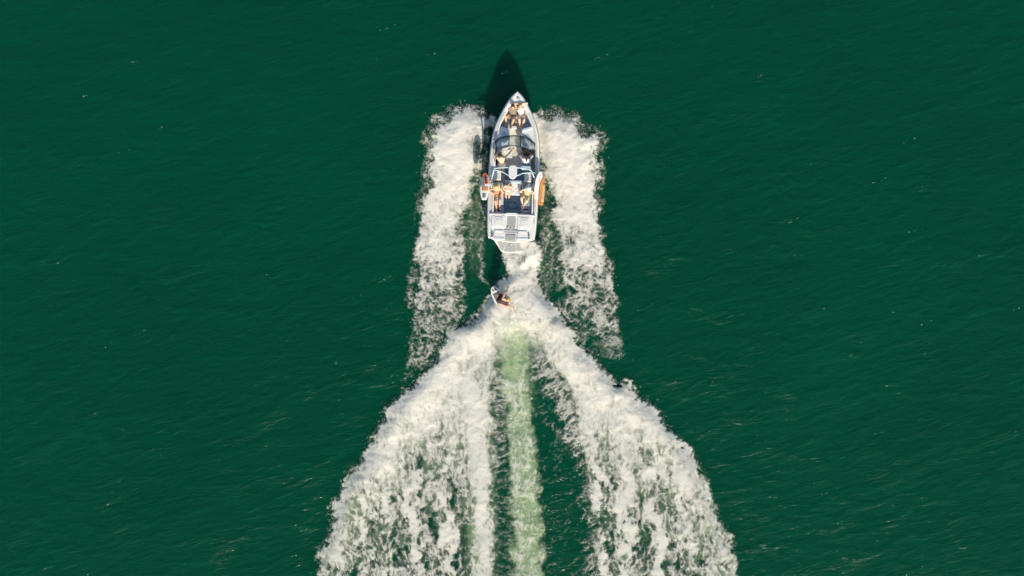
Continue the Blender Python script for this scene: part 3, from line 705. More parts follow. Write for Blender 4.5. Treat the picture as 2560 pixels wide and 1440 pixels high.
# ---- after deck with sun pads
def deck_z(x, y): return .885+.018*max(0, y)
SK = lambda v: v
deckp = []
vv = [.06, .3, .7, 1.1, 1.27]
deckp = [(-halfw(v)+.16 if v > .2 else -halfw(v)+.05, v) for v in vv] + [(halfw(v)-.16 if v > .2 else halfw(v)-.05, v) for v in vv[::-1]]
slab('after_deck', deckp, .40, deck_z, M['gel'], boat, .03, 2, plan=False)
slab('after_deck_rim', [(1224,537),(1224,533.2),(1263,534.5),(1266,531.8),(1292,532.2),(1294,535.5),(1337,538),(1337,541),(1294,538.5),(1263,537.5)], .6, .975, M['gel'], boat, .015)
def sunpad(px, ztop, mat_=None):
    """cushion with a raised middle panel and pale blue piping panels"""
    base = slab('sun_pad', px, .80, ztop, M['cushion'], boat, .035, 3)
    c = Vector((sum(p[0] for p in px)/len(px), sum(p[1] for p in px)/len(px)))
    inn = [(c.x+(p[0]-c.x)*.60, c.y+(p[1]-c.y)*.74) for p in px]
    slab('pad_panel', inn, ztop-.02, ztop+.022, mat_ or M['cushion_pale'], base, .012, 2)
    inn2 = [(c.x+(p[0]-c.x)*.38, c.y+2+(p[1]-c.y)*.52) for p in px]
    slab('pad_centre', inn2, ztop+.01, ztop+.036, M['cushion'], base, .012, 2)
sunpad([(1229,541),(1234,537.5),(1258,538.5),(1265,541),(1265,569),(1258,571.5),(1234,571),(1228,565)], .945)
sunpad([(1294,542),(1300,539.5),(1322,541),(1328,544),(1327,566),(1321,574.5),(1297,574),(1293,571)], .945)
def lowpad(px):
    base = slab('rear_seat_pad', px, .80, .940, M['cushion'], boat, .03, 3)
    ys = [p[1] for p in px]; xs = [p[0] for p in px]; x0, x1, y0, y1 = min(xs)+2.5, max(xs)-2.5, min(ys), max(ys)
    slab('pad_band', rect(x0+3, y0+1.5, x1-3, y0+6.5), .92, .954, M['cushion_pale'], base, .012, 2)
    slab('pad_band', rect(x0, y1-7.5, x1, y1-2), .92, .954, M['cushion_blue'], base, .012, 2)
lowpad([(1236,573.5),(1258,574.5),(1262,583),(1263,600),(1232,596),(1232,590)])
lowpad([(1296,576),(1318,577),(1322,594),(1321,599.5),(1291,601),(1293,585)])
slab('walk_mat', [(1268.5,540),(1289.5,540.5),(1288.5,568),(1268,567)], .80, .925, M['eva'], boat, .006, 1)
slab('walk_step', [(1266,534),(1290.5,534.5),(1290,539.5),(1267,539)], .80, .945, M['gel'], boat, .02)
slab('transom_mat', [(1259.5,573),(1295,575),(1294,580),(1289,584),(1265,583),(1261,579)], .80, .925, M['eva'], boat, .006, 1)
slab('transom_mat_line', [(1260,575.6),(1294.5,577.3),(1294.3,578.3),(1260.2,576.6)], .80, .933, M['gel'], boat, .002, 1)
for p in ((1269,570),(1284.5,571),(1277,572.5)):
    q = bl(p[0], p[1], .92); disc('deck_fitting', (q.x, q.y), .05, .80, .945, M['gel_grey'], boat)
slab('transom_step_mat', [(1264,587),(1289,587.5),(1289,600.5),(1263.5,600)], .80, .925, M['eva'], boat, .006, 1)
for p in ((1230.5,583),(1230,590.3),(1322.3,588),(1322,595.3)):
    q = bl(p[0], p[1], .94); h_ = disc('cup_holder', (q.x, q.y), .036, .80, .955, M['black'], boat)
    tube('ring', [(q.x+.04*math.cos(t*math.pi/8), q.y+.04*math.sin(t*math.pi/8), .955) for t in range(16)], .008, M['steel'], h_, 6, True)
tube('transom_lip', smooth_pts([bl(1228,596,.84), bl(1250,600.5,.84), bl(1277,604.5,.84), bl(1305,603.5,.84), bl(1333,600,.84)], 6), .035, M['gel'], boat, 10)
# ---- swim platform
plat = slab('swim_platform', [(1232,597),(1325,600),(1318,617),(1310,629),(1297,633),(1262,632),(1253,629),(1247,619)], .16, .275, M['gel'], boat, .03, 3)
slab('platform_mat', [(1241,600),(1319,603),(1313,617),(1306,627),(1291,627.5),(1290,613.5),(1263,613),(1257.5,626),(1254,626),(1249.5,618)], .25, .292, M['eva'], plat, .004, 1)
slab('platform_step_mat', [(1263.8,614.6),(1289,615),(1289.8,629.5),(1260,628.5)], .25, .290, M['eva'], plat, .004, 1)
tube('grab_handle', smooth_pts([bl(1272,613.5,.30), bl(1274,612,.33), bl(1279,612,.33), bl(1281,613.7,.30)], 4), .012, M['steel'], plat, 6)

# ---- tower: two hoops of pale tube, light pod on top, racks at the sides
zt = 2.12
tower = tube('tower', smooth_pts([bl(1226.5,455,.95), bl(1230,444,1.45), bl(1235.5,424,2.0), bl(1242,420,2.10), bl(1265,418.5,zt), bl(1293,418.8,zt), bl(1318,422.5,2.10), bl(1327,426,2.05), bl(1331.5,434,1.75), bl(1338,452,.97)], 6), .033, M['alu'], boat, 10)
tube('rear_hoop', smooth_pts([bl(1228,426,.97), bl(1231,425,1.6), bl(1236,425.5,2.02), bl(1246,426.5,zt-.02), bl(1257,430,zt-.02), bl(1266,435.5,zt-.02), bl(1271,438.5,zt-.02)], 6), .028, M['alu'], tower, 10)
tube('rear_hoop', smooth_pts([bl(1340,432,.97), bl(1336,432,1.6), bl(1328,431.5,2.02), bl(1316,432.5,zt-.02), bl(1306,433.5,zt-.02), bl(1298,437,zt-.02), bl(1291,439,zt-.02)], 6), .028, M['alu'], tower, 10)
pod = slab('light_pod', [(1274,413.5),(1282,411.5),(1290,413.5),(1293,418),(1292.5,436),(1291,441.5),(1286,446),(1281.5,447.5),(1277,446),(1271.5,441),(1271,436),(1271.5,418)], zt-.04, zt+.13, M['white'], tower, .05, 3)
q = bl(1280.5, 443, zt+.12); disc('pod_lamp', (q.x, q.y), .02, zt+.1, zt+.145, M['steel'], pod)
# racks
for pts in ([(1231,452,1.36), (1222,452.2,1.34), (1213,452.5,1.28)], [(1232,461,1.34), (1222,461.3,1.32), (1213,461.6,1.26)]):
    tube('rack_arm', [bl(*p) for p in pts], .020, M['steel'], tower, 8)
tube('rack_post', smooth_pts([bl(1230.5,447,1.05), bl(1231.5,455,1.32), bl(1229,464,1.34), bl(1227,470,1.06)], 4), .022, M['white'], tower, 8)
for p in ((1215,446.5),(1215.5,457.5)):
    tube('rack_fork', [bl(p[0]+1.5, p[1], 1.40), bl(p[0]-2, p[1], 1.40)], .055, M['rubber'], tower, 10)
for pts in ([(1333,452,1.36), (1341,457.5,1.34), (1348,458,1.26)], [(1333,466,1.34), (1341,469,1.32), (1347,469.3,1.26)]):
    tube('rack_arm', [bl(*p) for p in pts], .020, M['steel'], tower, 8)
tube('rack_post', smooth_pts([bl(1336,440,1.04), bl(1335.5,452,1.32), bl(1335,466,1.34), bl(1336.5,478,1.06)], 4), .024, M['steel'], tower, 8)
# rolled cover and grab rails along the gunwale
slab('side_locker_pad', [(1336,430),(1341.5,430),(1340.5,452),(1336.5,452)], .9, 1.04, M['cushion_grey'], boat, .02)
# ================================================================ boards
def board(px0, px1, z0, z1, width, roll, mats, label, kind, tail=.35, pieces=()):
    """surf board from tail px0 to nose px1; roll tips it about its length; pieces: (name, material, s0, s1, half-width fraction)"""
    a = Wd(px0[0], px0[1], z0); b = Wd(px1[0], px1[1], z1); ax = b-a; Ln = ax.length; ax.normalize()
    c = (a+b)/2; root = tag(empty(kind, c), label, 'board')
    root.rotation_euler = (0, 0, 0)
    side = ax.cross(Vector((0, 0, 1))).normalized(); up = side.cross(ax)
    R3 = Matrix.Rotation(roll, 3, ax); side = R3 @ side; up = R3 @ up
    def hw(s): return width/2*(max(0, 1-abs((s-.46)/.56)**2.6)**.62 if s > .46 else (tail+(1-tail)*(1-((.46-s)/.46)**2.2)))
    def mid(s): return (ax*((s-.5)*Ln)) + up*(.10*max(0, s-.6)**2*Ln*1.6)
    def P(s, t, zz): return mid(s)+side*(t*hw(s))+up*zz
    N = 26; ss = [i/N for i in range(N+1)]; ss[-1] = .997
    prof = [(-1, 0), (-.92, .016), (-.6, .022), (0, .024), (.6, .022), (.92, .016), (1, 0), (.9, -.018), (0, -.022), (-.9, -.018)]
    rows = [[P(s, t, z_) for t, z_ in prof] for s in ss]
    bm = bmesh.new(); g = [[bm.verts.new(p) for p in r] for r in rows]
    for A, Bq in zip(g[:-1], g[1:]):
        for i in range(len(prof)):
            j = (i+1) % len(prof); bm.faces.new((A[i], A[j], Bq[j], Bq[i]))
    bm.faces.new(g[0][::-1]); bm.faces.new(g[-1])
    obj('board_body', bm_mesh(bm, 'board_body'), mats, root, True)
    for nm, m_, s0, s1, t0, t1 in pieces:
        k = 8; rws = []
        for i in range(k+1):
            s = s0+(s1-s0)*i/k
            rws.append([P(s, t0+(t1-t0)*q_/4, .026+.006) for q_ in range(5)])
        o = loft(rws, nm, m_, root); sm = o.modifiers.new('thickness', 'SOLIDIFY'); sm.thickness = .010
    return root, P
bd1, Pb = board((1210,500), (1213,432.5), 1.24, 1.30, .46, math.radians(-14), M['white'], 'white surfboard with orange nose racked on the left of the tower', 'surfboard', .45,
    [('nose_patch', M['red'], .87, .975, -.9, .9), ('traction_pad', M['pad_grey'], .50, .865, -.88, .02), ('stripe', M['red'], .60, .865, .06, .88), ('stripe', M['orange'], .34, .49, -.5, .8), ('tail_pad', M['pad_grey'], .09, .24, -.42, .42)])
board((1341,498), (1351,428), 1.30, 1.36, .44, math.radians(38), M['white'], 'plain white surfboard on the right of the tower, inside the orange one', 'surfboard', .5,
    [('stringer', M['red'], .55, .97, -.06, .02)])
board((1352,513), (1358,444), 1.14, 1.20, .44, math.radians(50), M['orange'], 'orange surfboard hung outermost on the right of the tower', 'surfboard', .7,
    [('deck_pad', M['straw'], .12, .80, -.1, .75), ('fin_plug', M['brown'], .42, .45, .0, .12), ('fin_plug', M['brown'], .10, .12, .3, .42)])

# ================================================================ people: smooth-blended limbs meshed into one skin
class Field:
    def __init__(self, prims, res, pad=.04):
        P = np.array([p for q in prims for p in (q[0], q[1])]); Rm = max(max(q[2], q[3]) for q in prims)
        self.lo = P.min(0)-Rm-pad; n = np.ceil((P.max(0)+Rm+pad-self.lo)/res).astype(int)+1
        self.res = res; self.n = n
        self.ax = [self.lo[i]+np.arange(n[i])*res for i in range(3)]
        self.d = np.full(n, .3, np.float32)
        for a, b, ra, rb, k in prims: self.add(np.array(a), np.array(b), ra, rb, k)
    def add(self, a, b, ra, rb, k):
        m = max(ra, rb)+k+.03; lo = np.minimum(a, b)-m; hi = np.maximum(a, b)+m
        i0 = np.clip(np.floor((lo-self.lo)/self.res).astype(int), 0, self.n-1); i1 = np.clip(np.ceil((hi-self.lo)/self.res).astype(int)+1, 1, self.n)
        sl = tuple(slice(i0[i], i1[i]) for i in range(3))
        X, Y, Z = np.meshgrid(*[self.ax[i][sl[i]].astype(np.float32) for i in range(3)], indexing='ij', sparse=True)
        e = b-a; L2 = float(e@e)+1e-9
        t = np.clip(((X-a[0])*e[0]+(Y-a[1])*e[1]+(Z-a[2])*e[2])/L2, 0, 1)
        d = np.sqrt((X-a[0]-t*e[0])**2+(Y-a[1]-t*e[1])**2+(Z-a[2]-t*e[2])**2)-(ra+(rb-ra)*t)
        o = self.d[sl]
        if k > 1e-4:
            h = np.clip(.5+.5*(o-d)/k, 0, 1); self.d[sl] = o*(1-h)+d*h-k*h*(1-h)
        else: self.d[sl] = np.minimum(o, d)
    def clip(self, fn):
        X, Y, Z = np.meshgrid(*[q.astype(np.float32) for q in self.ax], indexing='ij', sparse=True)
        self.d = np.maximum(self.d, fn(X, Y, Z))
    def mesh(self, name):
        d = self.d; d[0] = d[-1] = .1; d[:, 0] = d[:, -1] = .1; d[:, :, 0] = d[:, :, -1] = .1
        ins = d < 0
        c = np.zeros(tuple(np.array(d.shape)-1), np.int8)
        for i in (0, 1):
            for j in (0, 1):
                for k in (0, 1): c += ins[i:d.shape[0]-1+i, j:d.shape[1]-1+j, k:d.shape[2]-1+k]
        act = np.argwhere((c > 0) & (c < 8))
        idx = np.full(c.shape, -1, np.int32); idx[tuple(act.T)] = np.arange(len(act))
        acc = np.zeros((len(act), 3)); cnt = np.zeros(len(act))
        cor = [(i, j, k) for i in (0, 1) for j in (0, 1) for k in (0, 1)]
        val = {q: d[act[:, 0]+q[0], act[:, 1]+q[1], act[:, 2]+q[2]] for q in cor}
        for q in cor:
            for ax in range(3):
                if q[ax]: continue
                r = list(q); r[ax] = 1; r = tuple(r); a, b = val[q], val[r]; s = (a < 0) != (b < 0)
                t = np.where(s, a/(a-b+1e-12*(a == b)), 0)
                p = np.tile(np.array(q, float), (len(act), 1)); p[:, ax] = t
                acc += p*s[:, None]; cnt += s
        v = self.lo+(act+acc/cnt[:, None])*self.res
        F = []
        for ax in range(3):
            o1, o2 = [(1, 2), (2, 0), (0, 1)][ax]
            sl0 = [slice(None)]*3; sl1 = [slice(None)]*3; sl0[ax] = slice(0, -1); sl1[ax] = slice(1, None)
            a = ins[tuple(sl0)]; b = ins[tuple(sl1)]
            e = np.argwhere(a != b); fl_ = a[tuple(e.T)]
            ok = (e[:, o1] > 0) & (e[:, o2] > 0); e = e[ok]; fl_ = fl_[ok]
            def cell(d1, d2):
                q = e.copy(); q[:, o1] -= d1; q[:, o2] -= d2; return idx[tuple(q.T)]
            Q = np.stack([cell(1, 1), cell(0, 1), cell(0, 0), cell(1, 0)], 1)
            F.append(np.where(fl_[:, None], Q, Q[:, ::-1]))
        F = np.concatenate(F)
        return mesh_np(name, v, F[(F >= 0).all(1)])

SKIN = {k: mat('skin_'+k, c, .5, .06, 14, sss=.0) for k, c in dict(tan=(.70, .40, .235), light=(.80, .53, .36), brown=(.30, .145, .08), pale=(.80, .55, .41)).items()}
HAIR = {k: mat('hair_'+k, c, .6, .25, 40, .4, 160) for k, c in dict(brown=(.11, .055, .025), dark=(.02, .014, .012), blond=(.50, .33, .12), light=(.62, .47, .25)).items()}
CLOTH = {k: mat('cloth_'+k, c, .9, .10, 10, .4, 120) for k, c in dict(taupe=(.27, .22, .17), taupe_dark=(.20, .165, .13), white=(.80, .79, .77), black=(.02, .022, .028), grey=(.20, .18, .17), rust_hat_shade=(.36, .10, .035), pink=(.72, .35, .33), olive=(.50, .48, .27), maroon=(.075, .02, .024), charcoal=(.055, .055, .065), cream=(.74, .68, .55)).items()}
EYE = mat('eye_dark', (.03, .02, .015), .2, .1); LIP = mat('lips', (.45, .16, .13), .5, .1)

def V3(p): return np.array(p, float)
def nrm(v): v = V3(v); return v/np.linalg.norm(v)
def ik(a, tgt, l1, l2, hint):
    d = tgt-a; L = np.linalg.norm(d); m = (l1+l2)*.985
    if L > m: tgt = a+d/L*m; d = tgt-a; L = m
    x = (l1*l1-l2*l2+L*L)/(2*L); h = math.sqrt(max(0, l1*l1-x*x)); u = d/L
    hp = V3(hint); hp = hp-u*(hp@u); hp = nrm(hp) if np.linalg.norm(hp) > 1e-6 else nrm(np.cross(u, (0, 0, 1)))
    return a+u*x+hp*h, tgt

def person(label, pelvis, neck, front, face, hands, feet, elbows, knees, toes, skin, hair, garments, s=1.0, hair_long=None, hat=None, group=None, res=.0085, palm=None, head_off=None):
    """pelvis, neck, hands, feet: plan units and height; front = way the belly faces; elbows, knees, toes: way they point"""
    pe = V3(Wd(*pelvis)); nk = V3(Wd(*neck)); up = nrm(nk-pe); fr = V3(front); fr = nrm(fr-up*(fr@up)); lf = np.cross(up, fr)
    nk = pe+up*.50*s
    sh = [nk-up*.05*s+lf*.165*s, nk-up*.05*s-lf*.165*s]; hp = [pe+lf*.085*s-up*.02*s, pe-lf*.085*s-up*.02*s]
    fc = nrm(face)
    hc = nk+(up*.125+fc*.045)*s if head_off is None else nk+V3(head_off)
    hu = nrm(hc-nk); hu = nrm(hu-fc*(hu@fc)); hl = np.cross(hu, fc)
    P = []; A = P.append
    k = .045*s
    wst = pe+up*.19*s; ch = nk-up*.17*s
    torso = [(hp[0]+up*.05*s, hp[1]+up*.05*s, .100*s, .100*s, .02), (pe+up*.03*s, wst, .105*s, .092*s, k), (wst-lf*.03*s, wst+lf*.03*s, .090*s, .090*s, k), (wst, ch, .095*s, .10*s, k), (ch-lf*.065*s, ch+lf*.065*s, .108*s, .108*s, k), (sh[0]-lf*.03*s, sh[1]+lf*.03*s, .062*s, .062*s, k)]
    for q in torso: A(q)
    A((nk-up*.07*s, hc-hu*.03*s, .056*s, .050*s, .03*s))
    # head: skull, jaw, nose, brow, ears
    A((hc+hu*.035*s-fc*.018*s, hc+hu*.03*s+fc*.016*s, .082*s, .076*s, .02*s)); A((hc, hc-hu*.068*s+fc*.048*s, .070*s, .036*s, .03*s))
    A((hc+hu*.020*s+fc*.082*s, hc-hu*.018*s+fc*.103*s, .009*s, .014*s, .012*s)); A((hc+hu*.03*s+fc*.076*s+hl*.03*s, hc+hu*.03*s+fc*.076*s-hl*.03*s, .014*s, .014*s, .015*s))
    for sg in (1, -1): A((hc+hl*.078*s*sg+hu*.012*s, hc+hl*.080*s*sg-hu*.022*s, .015*s, .011*s, .008*s))
    A((hc-hu*.040*s+fc*.085*s+hl*.018*s, hc-hu*.040*s+fc*.085*s-hl*.018*s, .010*s, .010*s, .010*s))
    arms = []; legs = []
    for i in (0, 1):
        el, wr = ik(sh[i], V3(Wd(*hands[i])), .285*s, .255*s, elbows[i])
        A((sh[i], el, .052*s, .039*s, .03*s)); A((el, el+(wr-el)*.3, .040*s, .041*s, .02*s)); A((el+(wr-el)*.3, wr, .041*s, .026*s, .02*s))
        arms.append((sh[i], el, wr))
        # hand: palm, four fingers with a bend, thumb leaving the side of the palm
        hd = nrm(wr-el); pn = V3(palm[i]) if palm else V3((0, 0, -1)); pn = pn-hd*(pn@hd); pn = nrm(pn) if np.linalg.norm(pn) > .05 else nrm(np.cross(hd, (1, 0, 0)))
        ac = np.cross(hd, pn)*(1 if i == 0 else -1)
        p0 = wr+hd*.02*s; p1 = wr+hd*.085*s
        for f in (-1, 0, 1): A((p0+ac*.014*f*s, p1+ac*.024*f*s, .017*s, .014*s, .010*s))
        for f, (o_, ln) in enumerate(((-.033, .060), (-.011, .074), (.011, .078), (.033, .068))):
            b0 = p1+ac*o_*s; b1 = b0+(hd+ac*o_*3.0+pn*.25)*ln*.5*s; b2 = b1+nrm(hd+pn*.8)*ln*.5*s
            A((b0, b1, .0100*s, .0092*s, .003)); A((b1, b2, .0092*s, .0082*s, .003))
        t0 = p0+ac*.026*s; t1 = t0+nrm(hd*.6+ac*.75+pn*.3)*.045*s; A((t0, t1, .0125*s, .0105*s, .006)); A((t1, t1+nrm(hd*.9+ac*.25+pn*.4)*.03*s, .0105*s, .0088*s, .003))
        kn, an = ik(hp[i], V3(Wd(*feet[i])), .42*s, .41*s, knees[i])
        A((hp[i], kn, .088*s, .056*s, .035*s)); A((kn, kn+(an-kn)*.32, .055*s, .056*s, .03*s)); A((kn+(an-kn)*.32, an, .056*s, .035*s, .03*s))
        td = nrm(toes[i]); sd2 = nrm(np.cross(td, an-kn)); sole = nrm(np.cross(sd2, td)); sole = sole if sole@(an-kn) > 0 else -sole
        he = an+sole*.035*s-td*.03*s; A((an, he, .034*s, .032*s, .02*s)); A((he+td*.02*s, an+td*.14*s+sole*.048*s, .032*s, .026*s, .025*s))
        for f in range(5):
            b0 = an+td*.125*s+sole*.052*s+sd2*(f-2)*.014*s; A((b0, b0+td*(.05-.006*abs(f-1))*s, .0105*s, .0085*s, .006))
        legs.append((hp[i], kn, an))
    org = V3((pe[0], pe[1], min(l_[2][2] for l_ in legs)))
    root = empty('person', org); tag(root, label, 'person', group)
    def put(field, name, mt, parent=root):
        me = field.mesh(name); 
        n_ = len(me.vertices); co = np.empty(n_*3, np.float32); me.vertices.foreach_get('co', co); co = co.reshape(-1, 3)-org.astype(np.float32); me.vertices.foreach_set('co', co.ravel()); me.update()
        return obj(name, me, mt, parent, True)
    body = put(Field(P, res*s), 'body', SKIN[skin])
    def dot(p, nn): return lambda X, Y, Z: (X-p[0])*nn[0]+(Y-p[1])*nn[1]+(Z-p[2])*nn[2]
    for g in garments:
        kind, cl = g[0], CLOTH[g[1]]
        if kind in ('shirt', 'tank', 'swimsuit', 'vest', 'bikini_top'):
            inf = dict(shirt=.022, tank=.014, swimsuit=.010, vest=.034, bikini_top=.010)[kind]
            pr = [(a, b, ra+inf, rb+inf, kk) for a, b, ra, rb, kk in torso]
            if kind == 'shirt':
                for a, e, w_ in arms: pr.append((a, a+(e-a)*.62, .052*s+.022, .045*s+.026, .03))
            if kind == 'swimsuit':
                for a, b, c_ in legs: pr.append((a, a+(b-a)*.05, .098*s, .092*s, .03))
            F_ = Field(pr, .011)
            lo_ = dict(shirt=.02, tank=.10, swimsuit=-.10, vest=.16, bikini_top=.28)[kind]; hi_ = dict(shirt=.485, tank=.44, swimsuit=.40, vest=.44, bikini_top=.37)[kind]
            F_.clip(dot(pe+up*hi_*s, up)); F_.clip(dot(pe+up*lo_*s, -up))
            put(F_, 'top' if kind != 'swimsuit' else 'swimsuit', cl)
        elif kind in ('shorts', 'bikini'):
            fr_ = .62 if kind == 'shorts' else .06; inf = .020 if kind == 'shorts' else .008
            pr = [(a, b, ra+inf, rb+inf, kk) for a, b, ra, rb, kk in torso[:2]]
            for a, b, c_ in legs: pr.append((a, a+(b-a)*fr_, .088*s+inf, (.072*s if fr_ > .3 else .086*s)+inf, .03))
            F_ = Field(pr, .011); F_.clip(dot(pe+up*.13*s, up)); put(F_, 'shorts' if kind == 'shorts' else 'bikini_bottom', cl)
        elif kind == 'skirt':
            pr = [(a, b, ra+.016, rb+.016, kk) for a, b, ra, rb, kk in torso[:2]]
            for a, b, c_ in legs: pr.append((a, a+(b-a)*.55, .108*s, .10*s, .10))
            F_ = Field(pr, .012); F_.clip(dot(pe+up*.16*s, up)); put(F_, 'skirt', cl)
    # hair cap: skull inflated, cut away from the face
    hr = [(hc+hu*.038*s-fc*.020*s, hc+hu*.03*s+fc*.010*s, .094*s, .086*s, .02)]
    hr.append((hc+hu*.01*s-fc*.04*s, hc-hu*.05*s-fc*.045*s, .082*s, .055*s, .03))
    for i, (dd, ln, r0) in enumerate(hair_long or []):
        dd = nrm(dd); st = hc-fc*.05*s-hu*.02*s
        hr.append((st, st+dd*ln*.5, r0, r0*.9, .03)); hr.append((st+dd*ln*.5, st+dd*ln-V3((0, 0, .02)), r0*.9, r0*.45, .03))
    F_ = Field(hr, .0095); nnf = nrm(fc*.85-hu*.55); F_.clip(dot(hc+fc*.052*s+hu*.030*s, nnf))
    put(F_, 'hair', HAIR[hair])
    # eyes and mouth
    for sg in (1, -1):
        p = hc+hu*.008*s+fc*.079*s+hl*.030*s*sg
        F_ = Field([(p-hl*.006*s, p+hl*.006*s, .009*s, .009*s, 0)], .004, .02); put(F_, 'eye', EYE)
    p = hc-hu*.040*s+fc*.094*s; put(Field([(p-hl*.015*s, p+hl*.015*s, .006*s, .006*s, 0)], .004, .02), 'mouth', LIP)
    if hat:
        kind, mt, brim, tiltv = hat
        ax = nrm(tiltv); c0 = Vector(hc+hu*.045*s-org); q = Vector(ax).to_track_quat('Z', 'Y')
        if kind == 'brim': prof = [(0, .115), (.05, .112), (.078, .095), (.092, .05), (.098, .012), (.12, .004), (brim*.75, -.008), (brim, -.028), (brim, -.036), (brim*.7, -.018), (.10, -.004), (.09, -.01)]
        else: prof = [(0, .098), (.04, .094), (.075, .075), (.096, .035), (.102, -.02), (.100, -.03), (.09, -.03)]
        bm = bmesh.new(); rings = []
        for r_, z_ in prof:
            rings.append([bm.verts.new(c0+q @ Vector((r_*math.cos(t*math.pi/14)*(1+.04*math.sin(3*t*math.pi/14)), r_*math.sin(t*math.pi/14), z_+.012*math.sin(t*math.pi/7)*(r_ > .11)))) for t in range(28)])
        for a, b in zip(rings[:-1], rings[1:]):
            for i in range(28):
                try: bm.faces.new((a[i], a[(i+1) % 28], b[(i+1) % 28], b[i]))
                except ValueError: pass
        bmesh.ops.remove_doubles(bm, verts=bm.verts, dist=1e-4)
        obj('hat' if kind == 'brim' else 'cap', bm_mesh(bm, 'hat'), mt, root, True)
    return root, dict(hc=hc, sh=sh, pe=pe, nk=nk)

ON = 'people on the boat'
aft_up = (0, -.6, .8)
# in the bow, backs to the bow, facing aft
person('person in taupe shirt and shorts reclining in the bow beside the white top', (1283,286,.80), (1282.5,272.5,1.18), (0.0,-.55,.8), (.02,-.75,.6),
    [(1295,283,.86), (1266,287,.86)], [(1278,315,.78), (1265,310,.80)], [(1,.1,0), (-1,0,.2)], [(.1,0,1), (-.5,.1,.9)], [(.1,-.5,.8), (-.1,-.5,.8)], 'tan', 'brown',
    [('shirt', 'taupe'), ('shorts', 'taupe_dark')], 1.0, group=ON)
person('person in white top with arms folded behind the head, lying in the bow', (1302,285,.80), (1301.5,271.5,1.16), (0,-.5,.85), (-.05,-.7,.65),
    [(1305,259,1.34), (1298.5,260,1.34)], [(1305.5,316,.76), (1300,314,.76)], [(1,.3,-.1), (-1,.5,.1)], [(.3,0,1), (-.05,0,1)], [(0,-.5,.8), (0,-.5,.8)], 'light', 'light',
    [('tank', 'white'), ('bikini', 'black')], .97, group=ON)
# port side, standing and leaning to the windshield
person('bare backed person in grey shorts leaning forward by the left bench', (1255,408,1.10), (1252,394,1.52), (.1,.75,-.5), (-.75,.5,-.1),
    [(1243,383,1.10), (1282,373,1.46)], [(1253,432,.36), (1258,437,.36)], [(-.8,.3,-.2), (.3,-.2,.8)], [(0,.8,.3), (0,.8,.3)], [(-.1,1,-.1), (.1,1,-.1)], 'light', 'brown',
    [('shorts', 'grey')], 1.0, hair_long=[((-.35,-.5,-.75), .16, .045)], group=ON)
# helm
person('person in white shirt and black cap sitting at the steering wheel', (1315,405,.84), (1316,393,1.36), (0,1,.2), (-.1,.95,-.1),
    [(1310,378.5,1.16), (1321,379.5,1.16)], [(1310,372,.36), (1319,372,.36)], [(-.8,-.3,-.4), (.8,-.3,-.4)], [(-.1,.6,.8), (.1,.6,.8)], [(0,1,-.1), (0,1,-.1)], 'brown', 'dark',
    [('shirt', 'white'), ('shorts', 'charcoal')], 1.0, hair_long=[((.05,-.75,-.6), .26, .055)], hat=('cap', CLOTH['black'], .1, (0, .1, 1)), group=ON)
# left rear seat
person('person in wide straw sun hat stretched out on the left rear seat', (1242,484,.80), (1241.5,471,1.22), (0,-.6,.75), (.03,-.7,.5),
    [(1252,489,.84), (1230.5,482,.98)], [(1249,517,.78), (1241.5,522,.78)], [(.9,.1,.1), (-.9,.1,.1)], [(.2,0,1), (-.05,0,1)], [(0.2,-.5,.8), (-.1,-.5,.8)], 'tan', 'brown',
    [('bikini_top', 'rust_hat_shade'), ('bikini', 'rust_hat_shade')], 1.0, hat=('brim', M['straw'], .175, (.05, -.30, .95)), hair_long=[((-.5,.1,-.9), .2, .04)], group=ON)  # bikini colour carries the tone of skin shaded by the hat
# middle of the rear bench
person('blond person in pink top on the rear bench', (1268.5,474,.80), (1270,465,1.18), (-.1,-.75,.5), (-.1,-.8,.25),
    [(1277,478,.80), (1264,476,.82)], [(1271,493,.36), (1266.5,495,.38)], [(.8,-.2,.1), (-.8,-.2,.1)], [(.1,-.7,.6), (-.1,-.7,.6)], [(0,-1,-.1), (-.1,-1,-.1)], 'pale', 'blond',
    [('tank', 'pink'), ('bikini', 'cream')], .82, hair_long=[((.1,.75,-.5), .16, .05)], group=ON)
# right rear seat
person('person in white cap and olive dress resting on the right rear seat', (1315.5,487,.80), (1320,474.5,1.22), (-.15,-.65,.7), (-.2,-.75,.45),
    [(1325,485,.84), (1309,486,.90)], [(1309,514,.78), (1306,509,.79)], [(.9,.1,.2), (-.8,.2,.1)], [(.2,0,1), (-.3,0,1)], [(0,-.5,.8), (-.2,-.5,.8)], 'light', 'brown',
    [('tank', 'olive'), ('skirt', 'olive')], .98, hat=('brim', CLOTH['white'], .15, (.1, -.25, .95)), group=ON)

